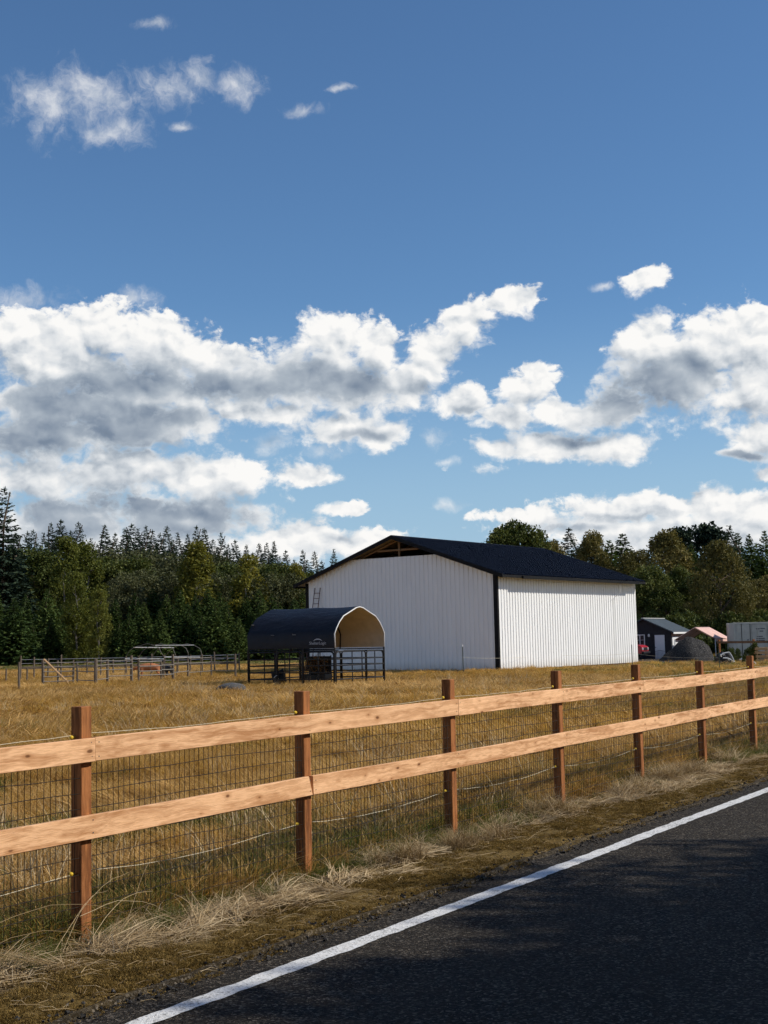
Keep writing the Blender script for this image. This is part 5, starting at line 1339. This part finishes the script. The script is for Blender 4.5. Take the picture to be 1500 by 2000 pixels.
proto('litter', [straw_clump(s, 4, 0.12, 0.04, 0.18, 0.0012, 0.40, 0.7, 0.015) for s in (51, 52, 53)], 'straw')

def pebble(seed):
    r = random.Random(seed); mb = MB()
    v = [(1,0,0),(-1,0,0),(0,1,0),(0,-1,0),(0,0,1),(0,0,-1)]
    mb.add([tuple(c*0.01*r.uniform(0.6, 1.2) for c in q) for q in v], [(0,2,4),(2,1,4),(1,3,4),(3,0,4),(2,0,5),(1,2,5),(3,1,5),(0,3,5)], r.random()); return mb
proto('pebble', [pebble(s) for s in (61, 62, 63, 64)], 'gravel')
def scatter(name, key, pts, scl, idx_n, label, cat, tilt=0.12, yaw=None):
    n = len(pts); me = bpy.data.meshes.new(name); me.vertices.add(n); me.vertices.foreach_set('co', np.asarray(pts, dtype=np.float32).ravel())
    rot = np.zeros((n, 3), np.float32); rot[:, 0] = nrng.normal(0, tilt, n); rot[:, 1] = nrng.normal(0, tilt, n)
    rot[:, 2] = nrng.uniform(0, 2*math.pi, n) if yaw is None else yaw
    a = me.attributes.new('rot', 'FLOAT_VECTOR', 'POINT'); a.data.foreach_set('vector', rot.ravel())
    sc_ = np.asarray(scl, np.float32)
    if sc_.ndim == 1: sc_ = np.stack([sc_, sc_, sc_], 1)
    a = me.attributes.new('scl', 'FLOAT_VECTOR', 'POINT'); a.data.foreach_set('vector', sc_.ravel())
    a = me.attributes.new('idx', 'INT', 'POINT'); a.data.foreach_set('value', nrng.integers(0, idx_n, n).astype(np.int32))
    o = link(name, me); ng = bpy.data.node_groups.new(name, 'GeometryNodeTree')
    ng.interface.new_socket('Geometry', in_out='INPUT', socket_type='NodeSocketGeometry'); ng.interface.new_socket('Geometry', in_out='OUTPUT', socket_type='NodeSocketGeometry')
    gi = ng.nodes.new('NodeGroupInput'); go = ng.nodes.new('NodeGroupOutput'); iop = ng.nodes.new('GeometryNodeInstanceOnPoints')
    ci = ng.nodes.new('GeometryNodeCollectionInfo'); ci.inputs['Collection'].default_value = PROTO[key]; ci.inputs['Separate Children'].default_value = True; ci.inputs['Reset Children'].default_value = True
    def na(nm, t):
        q = ng.nodes.new('GeometryNodeInputNamedAttribute'); q.data_type = t; q.inputs['Name'].default_value = nm; return q.outputs['Attribute']
    L = ng.links.new
    L(gi.outputs[0], iop.inputs['Points']); L(ci.outputs[0], iop.inputs['Instance']); iop.inputs['Pick Instance'].default_value = True
    L(na('idx', 'INT'), iop.inputs['Instance Index']); L(na('scl', 'FLOAT_VECTOR'), iop.inputs['Scale'])
    e2r = ng.nodes.new('FunctionNodeEulerToRotation'); L(na('rot', 'FLOAT_VECTOR'), e2r.inputs[0]); L(e2r.outputs[0], iop.inputs['Rotation'])
    L(iop.outputs[0], go.inputs[0])
    o.modifiers.new('tufts', 'NODES').node_group = ng
    return tag(o, label, cat, kind='stuff')

def inside_rect(x, y, org, ang, x0, x1, y0, y1):
    dx, dy = x-org[0], y-org[1]; c, s_ = math.cos(ang), math.sin(ang)
    u, v = dx*c + dy*s_, -dx*s_ + dy*c
    return (u > x0) & (u < x1) & (v > y0) & (v < y1)
def wedge(n, r0, r1, half, power=0.5):
    """points in front of the viewer, denser near"""
    u = nrng.random(n); r = (r0**power + u*(r1**power - r0**power))**(1/power)
    a = nrng.uniform(-half, half, n)
    return r*np.sin(a), r*np.cos(a)
def keep_field(x, y, smax=-0.25):
    s, t = st(x, y)
    k_ = s < smax
    k_ &= ~inside_rect(x, y, BC, barn.rotation_euler.z, -0.15, BL+0.2, -0.15, BW+0.2)
    k_ &= ~inside_rect(x, y, shd_o, shed.rotation_euler.z, -W_-0.2, 0.2, -0.2, D_+0.2)
    return k_
def to_pts(x, y): return np.stack([x, y, ground_z(x, y)], 1)
# near pasture
x, y = wedge(30000, 7.5, 26, math.radians(24), 1.0)
s, t = st(x, y); k_ = keep_field(x, y, -0.12); x, y = x[k_], y[k_]
patch = fbm(x*0.55, y*0.55, 61, 3)
k_ = nrng.random(len(x)) < np.clip((patch-0.22)*3.2, 0.12, 1.0); x, y, patch = x[k_], y[k_], patch[k_]
flow = fbm(x*0.22, y*0.22, 66, 3)*9.0
scl = np.stack([nrng.uniform(0.85, 1.25, len(x)), nrng.uniform(0.85, 1.25, len(x)), nrng.uniform(0.55, 0.95, len(x))*(0.55+0.75*patch)], 1)
scatter('pasture_grass', 'dry', to_pts(x, y), scl, 5, 'dry golden grass of the pasture behind the board fence', 'grass', 0.15, flow + nrng.normal(0, 0.7, len(x)))
# greener clumps and weeds in the near pasture
x, y = wedge(9000, 7.5, 34, math.radians(24), 1.0)
k_ = keep_field(x, y, -0.12); x, y = x[k_], y[k_]
gp_ = fbm(x*0.30+4, y*0.30, 64, 4); k_ = nrng.random(len(x)) < np.clip((gp_-0.50)*5.5, 0.015, 0.9); x, y = x[k_], y[k_]
scatter('pasture_green_clumps', 'green', to_pts(x, y), np.stack([nrng.uniform(0.7, 1.4, len(x))]*2 + [nrng.uniform(0.5, 1.1, len(x))], 1), 3, 'greener clumps scattered through the dry pasture', 'grass', 0.2)
x, y = wedge(1500, 8, 60, math.radians(22), 1.0)
k_ = keep_field(x, y, -0.3) & (fbm(x*0.25, y*0.25, 68, 3) > 0.52); x, y = x[k_], y[k_]
scatter('bleached_seed_stalks', 'stalk', to_pts(x, y), nrng.uniform(0.7, 1.3, len(x)), 2, 'taller bleached seed stalks standing above the dry grass', 'grass', 0.2)
# pasture further off
x, y = wedge(46000, 22, 112, math.radians(21), 0.9)
k_ = keep_field(x, y); x, y = x[k_], y[k_]
gr = np.clip((x + y*0.06 - 8)/9, 0, 1); k_ = nrng.random(len(x)) > gr*0.75; x, y = x[k_], y[k_]
patch = fbm(x*0.30, y*0.30, 62, 4)
yard = ((x-22.5)/11.5)**2 + ((y-99)/10.0)**2 < 1
k_ = (nrng.random(len(x)) < np.clip((patch-0.25)*3.0, 0.10, 1.0)) & ~yard; x, y, patch = x[k_], y[k_], patch[k_]
flow = fbm(x*0.12, y*0.12, 67, 3)*10.0
scl = np.stack([nrng.uniform(0.8, 1.5, len(x))]*2 + [nrng.uniform(0.5, 1.0, len(x))*(0.45+0.9*patch)], 1)
scatter('far_pasture_grass', 'far', to_pts(x, y), scl, 4, 'dry golden grass of the pasture around the barn and corral', 'grass', 0.15, flow + nrng.normal(0, 0.6, len(x)))
# greener short grass right of the barn and along the wood edge
x, y = wedge(16000, 26, 150, math.radians(21), 1.1)
k_ = keep_field(x, y); x, y = x[k_], y[k_]
gr = np.clip((x + y*0.06 - 6)/9, 0, 1); band = sstep(y, 80, 125)
yard = ((x-22.5)/11.2)**2 + ((y-99)/9.7)**2 < 1
k_ = (nrng.random(len(x)) < np.maximum(gr, band*0.7)) & ~yard; x, y = x[k_], y[k_]
scatter('short_meadow_grass', 'meadow', to_pts(x, y), nrng.uniform(0.6, 1.3, len(x)), 2, 'short greenish grass between the barn and the yard', 'grass')
# green tufts, straw and tussocks along the fence foot and the verge
def along(n, t0, t1, s0, s1, power=1.0):
    t = t0 + (t1-t0)*nrng.random(n)**power; s = nrng.uniform(s0, s1, n); return s, t
def verge_pts(s, t, lift=0.0):
    yv = EDGE_S - s
    z = np.where(yv < 1.9, verge_z(yv, t), ground_z(P1.x + FN.x*s + FD.x*t, P1.y + FN.y*s + FD.y*t))
    return np.stack([P1.x + FN.x*s + FD.x*t, P1.y + FN.y*s + FD.y*t, z + lift], 1)
s, t = along(7000, -5, 34, -1.3, 0.36, 1.25)
p_ = fbm(t*0.8, s*0.8, 71, 3); k_ = nrng.random(len(s)) < np.clip((p_-0.30)*5, 0.05, 1)*np.clip(1.15-np.abs(s+0.25)/1.1, 0.1, 1); s, t = s[k_], t[k_]
scatter('verge_grass', 'green', verge_pts(s, t), nrng.uniform(0.55, 1.05, len(s))*np.where(s > -0.05, 0.6, 1.0), 3, 'green grass growing along the foot of the board fence', 'grass', 0.2)
s, t = along(1200, -5, 34, -0.6, -0.02, 1.2)
k_ = nrng.random(len(s)) < np.clip(fbm(t*0.6, s*0.6, 70, 3)*1.6-0.2, 0.15, 1); s, t = s[k_], t[k_]
scatter('fence_line_grass', 'dry', verge_pts(s, t), np.stack([nrng.uniform(0.6, 1.0, len(s))]*2 + [nrng.uniform(0.5, 0.95, len(s))], 1), 5, 'dry grass standing along the fence line', 'grass', 0.2)
s, t = along(2400, -5, 34, -0.15, 0.95, 1.3)
ridge = 0.30 + 0.14*np.sin(t*0.9); p_ = fbm(t*1.0, s*1.2, 72, 3)
k_ = nrng.random(len(s)) < np.exp(-((s-ridge)/0.30)**2)*np.clip((p_-0.28)*3.4 + np.where(t < 2.3, 0.4, -0.25), 0.04, 1)*np.where((np.abs(t/SP - np.round(t/SP)) < 0.10) & (s < 0.30), 0.0, 1.0); s, t = s[k_], t[k_]
scatter('mown_straw', 'straw', verge_pts(s, t, 0.005), nrng.uniform(0.6, 1.1, len(s)), 4, 'pale mown straw lying in swathes along the verge', 'straw', 0.15, RZ + 0.35 + nrng.normal(0, 0.7, len(s)))
tc_, sc0, wd_ = [np.array(v_) for v_ in zip((3.3, 0.42, 0.35), (4.0, 0.46, 0.4), (4.4, 0.30, 0.3), (6.4, 0.25, 0.25), (8.2, 0.36, 0.35), (9.9, 0.24, 0.4), (10.3, 0.30, 0.4), (12.2, 0.22, 0.5), (14.6, 0.25, 0.6), (18.0, 0.25, 1.0), (23.0, 0.25, 2.0))]
wh_ = nrng.integers(0, len(tc_), 105); t = tc_[wh_] + nrng.normal(0, 1, 105)*wd_[wh_]*0.6; s = sc0[wh_] + nrng.normal(0, 0.09, 105)
k_ = np.abs((t/SP) - np.round(t/SP)) > 0.05; s, t = s[k_], t[k_]
scatter('verge_tussocks', 'tussock', verge_pts(s, t), nrng.uniform(0.5, 0.9, len(s)), 2, 'bleached grass tussocks around the fence posts', 'grass', 0.2)
s, t = along(34000, -4.5, 24, 0.35, 1.52, 1.6)
p_ = fbm(t*2.2, s*2.2, 73, 3); k_ = nrng.random(len(s)) < np.clip((p_-0.30)*4, 0.05, 1)*np.where(s > 1.40, 0.8, 1); s, t = s[k_], t[k_]
scatter('verge_moss_pads', 'moss', verge_pts(s, t), nrng.uniform(0.6, 1.3, len(s)), 3, 'brownish moss cushions along the edge of the asphalt', 'moss', 0.25)
s, t = along(900, -4.5, 24, 0.3, 1.50, 1.5)
scatter('straw_litter', 'litter', verge_pts(s, t, 0.012), nrng.uniform(0.6, 1.4, len(s)), 3, 'stray straw stems scattered over the moss', 'straw', 0.06, RZ + 0.3 + nrng.normal(0, 0.8, len(s)))

s, t = along(5200, -4.5, 24, 1.18, 1.66, 1.5)
k_ = nrng.random(len(s)) < np.exp(-((s-1.42)/0.12)**2); s, t = s[k_], t[k_]
pz = verge_pts(s, t); pz[:, 2] = np.where(s > EDGE_S + 0.02, ROAD_Z + 0.003, np.maximum(pz[:, 2], ROAD_Z + 0.008)) + 0.004
scatter('edge_grit', 'pebble', pz, nrng.uniform(0.4, 1.3, len(s))*np.where(nrng.random(len(s)) < 0.08, 1.8, 1.0), 4, 'loose dark grit along the crumbling edge of the asphalt', 'grit', 1.0)
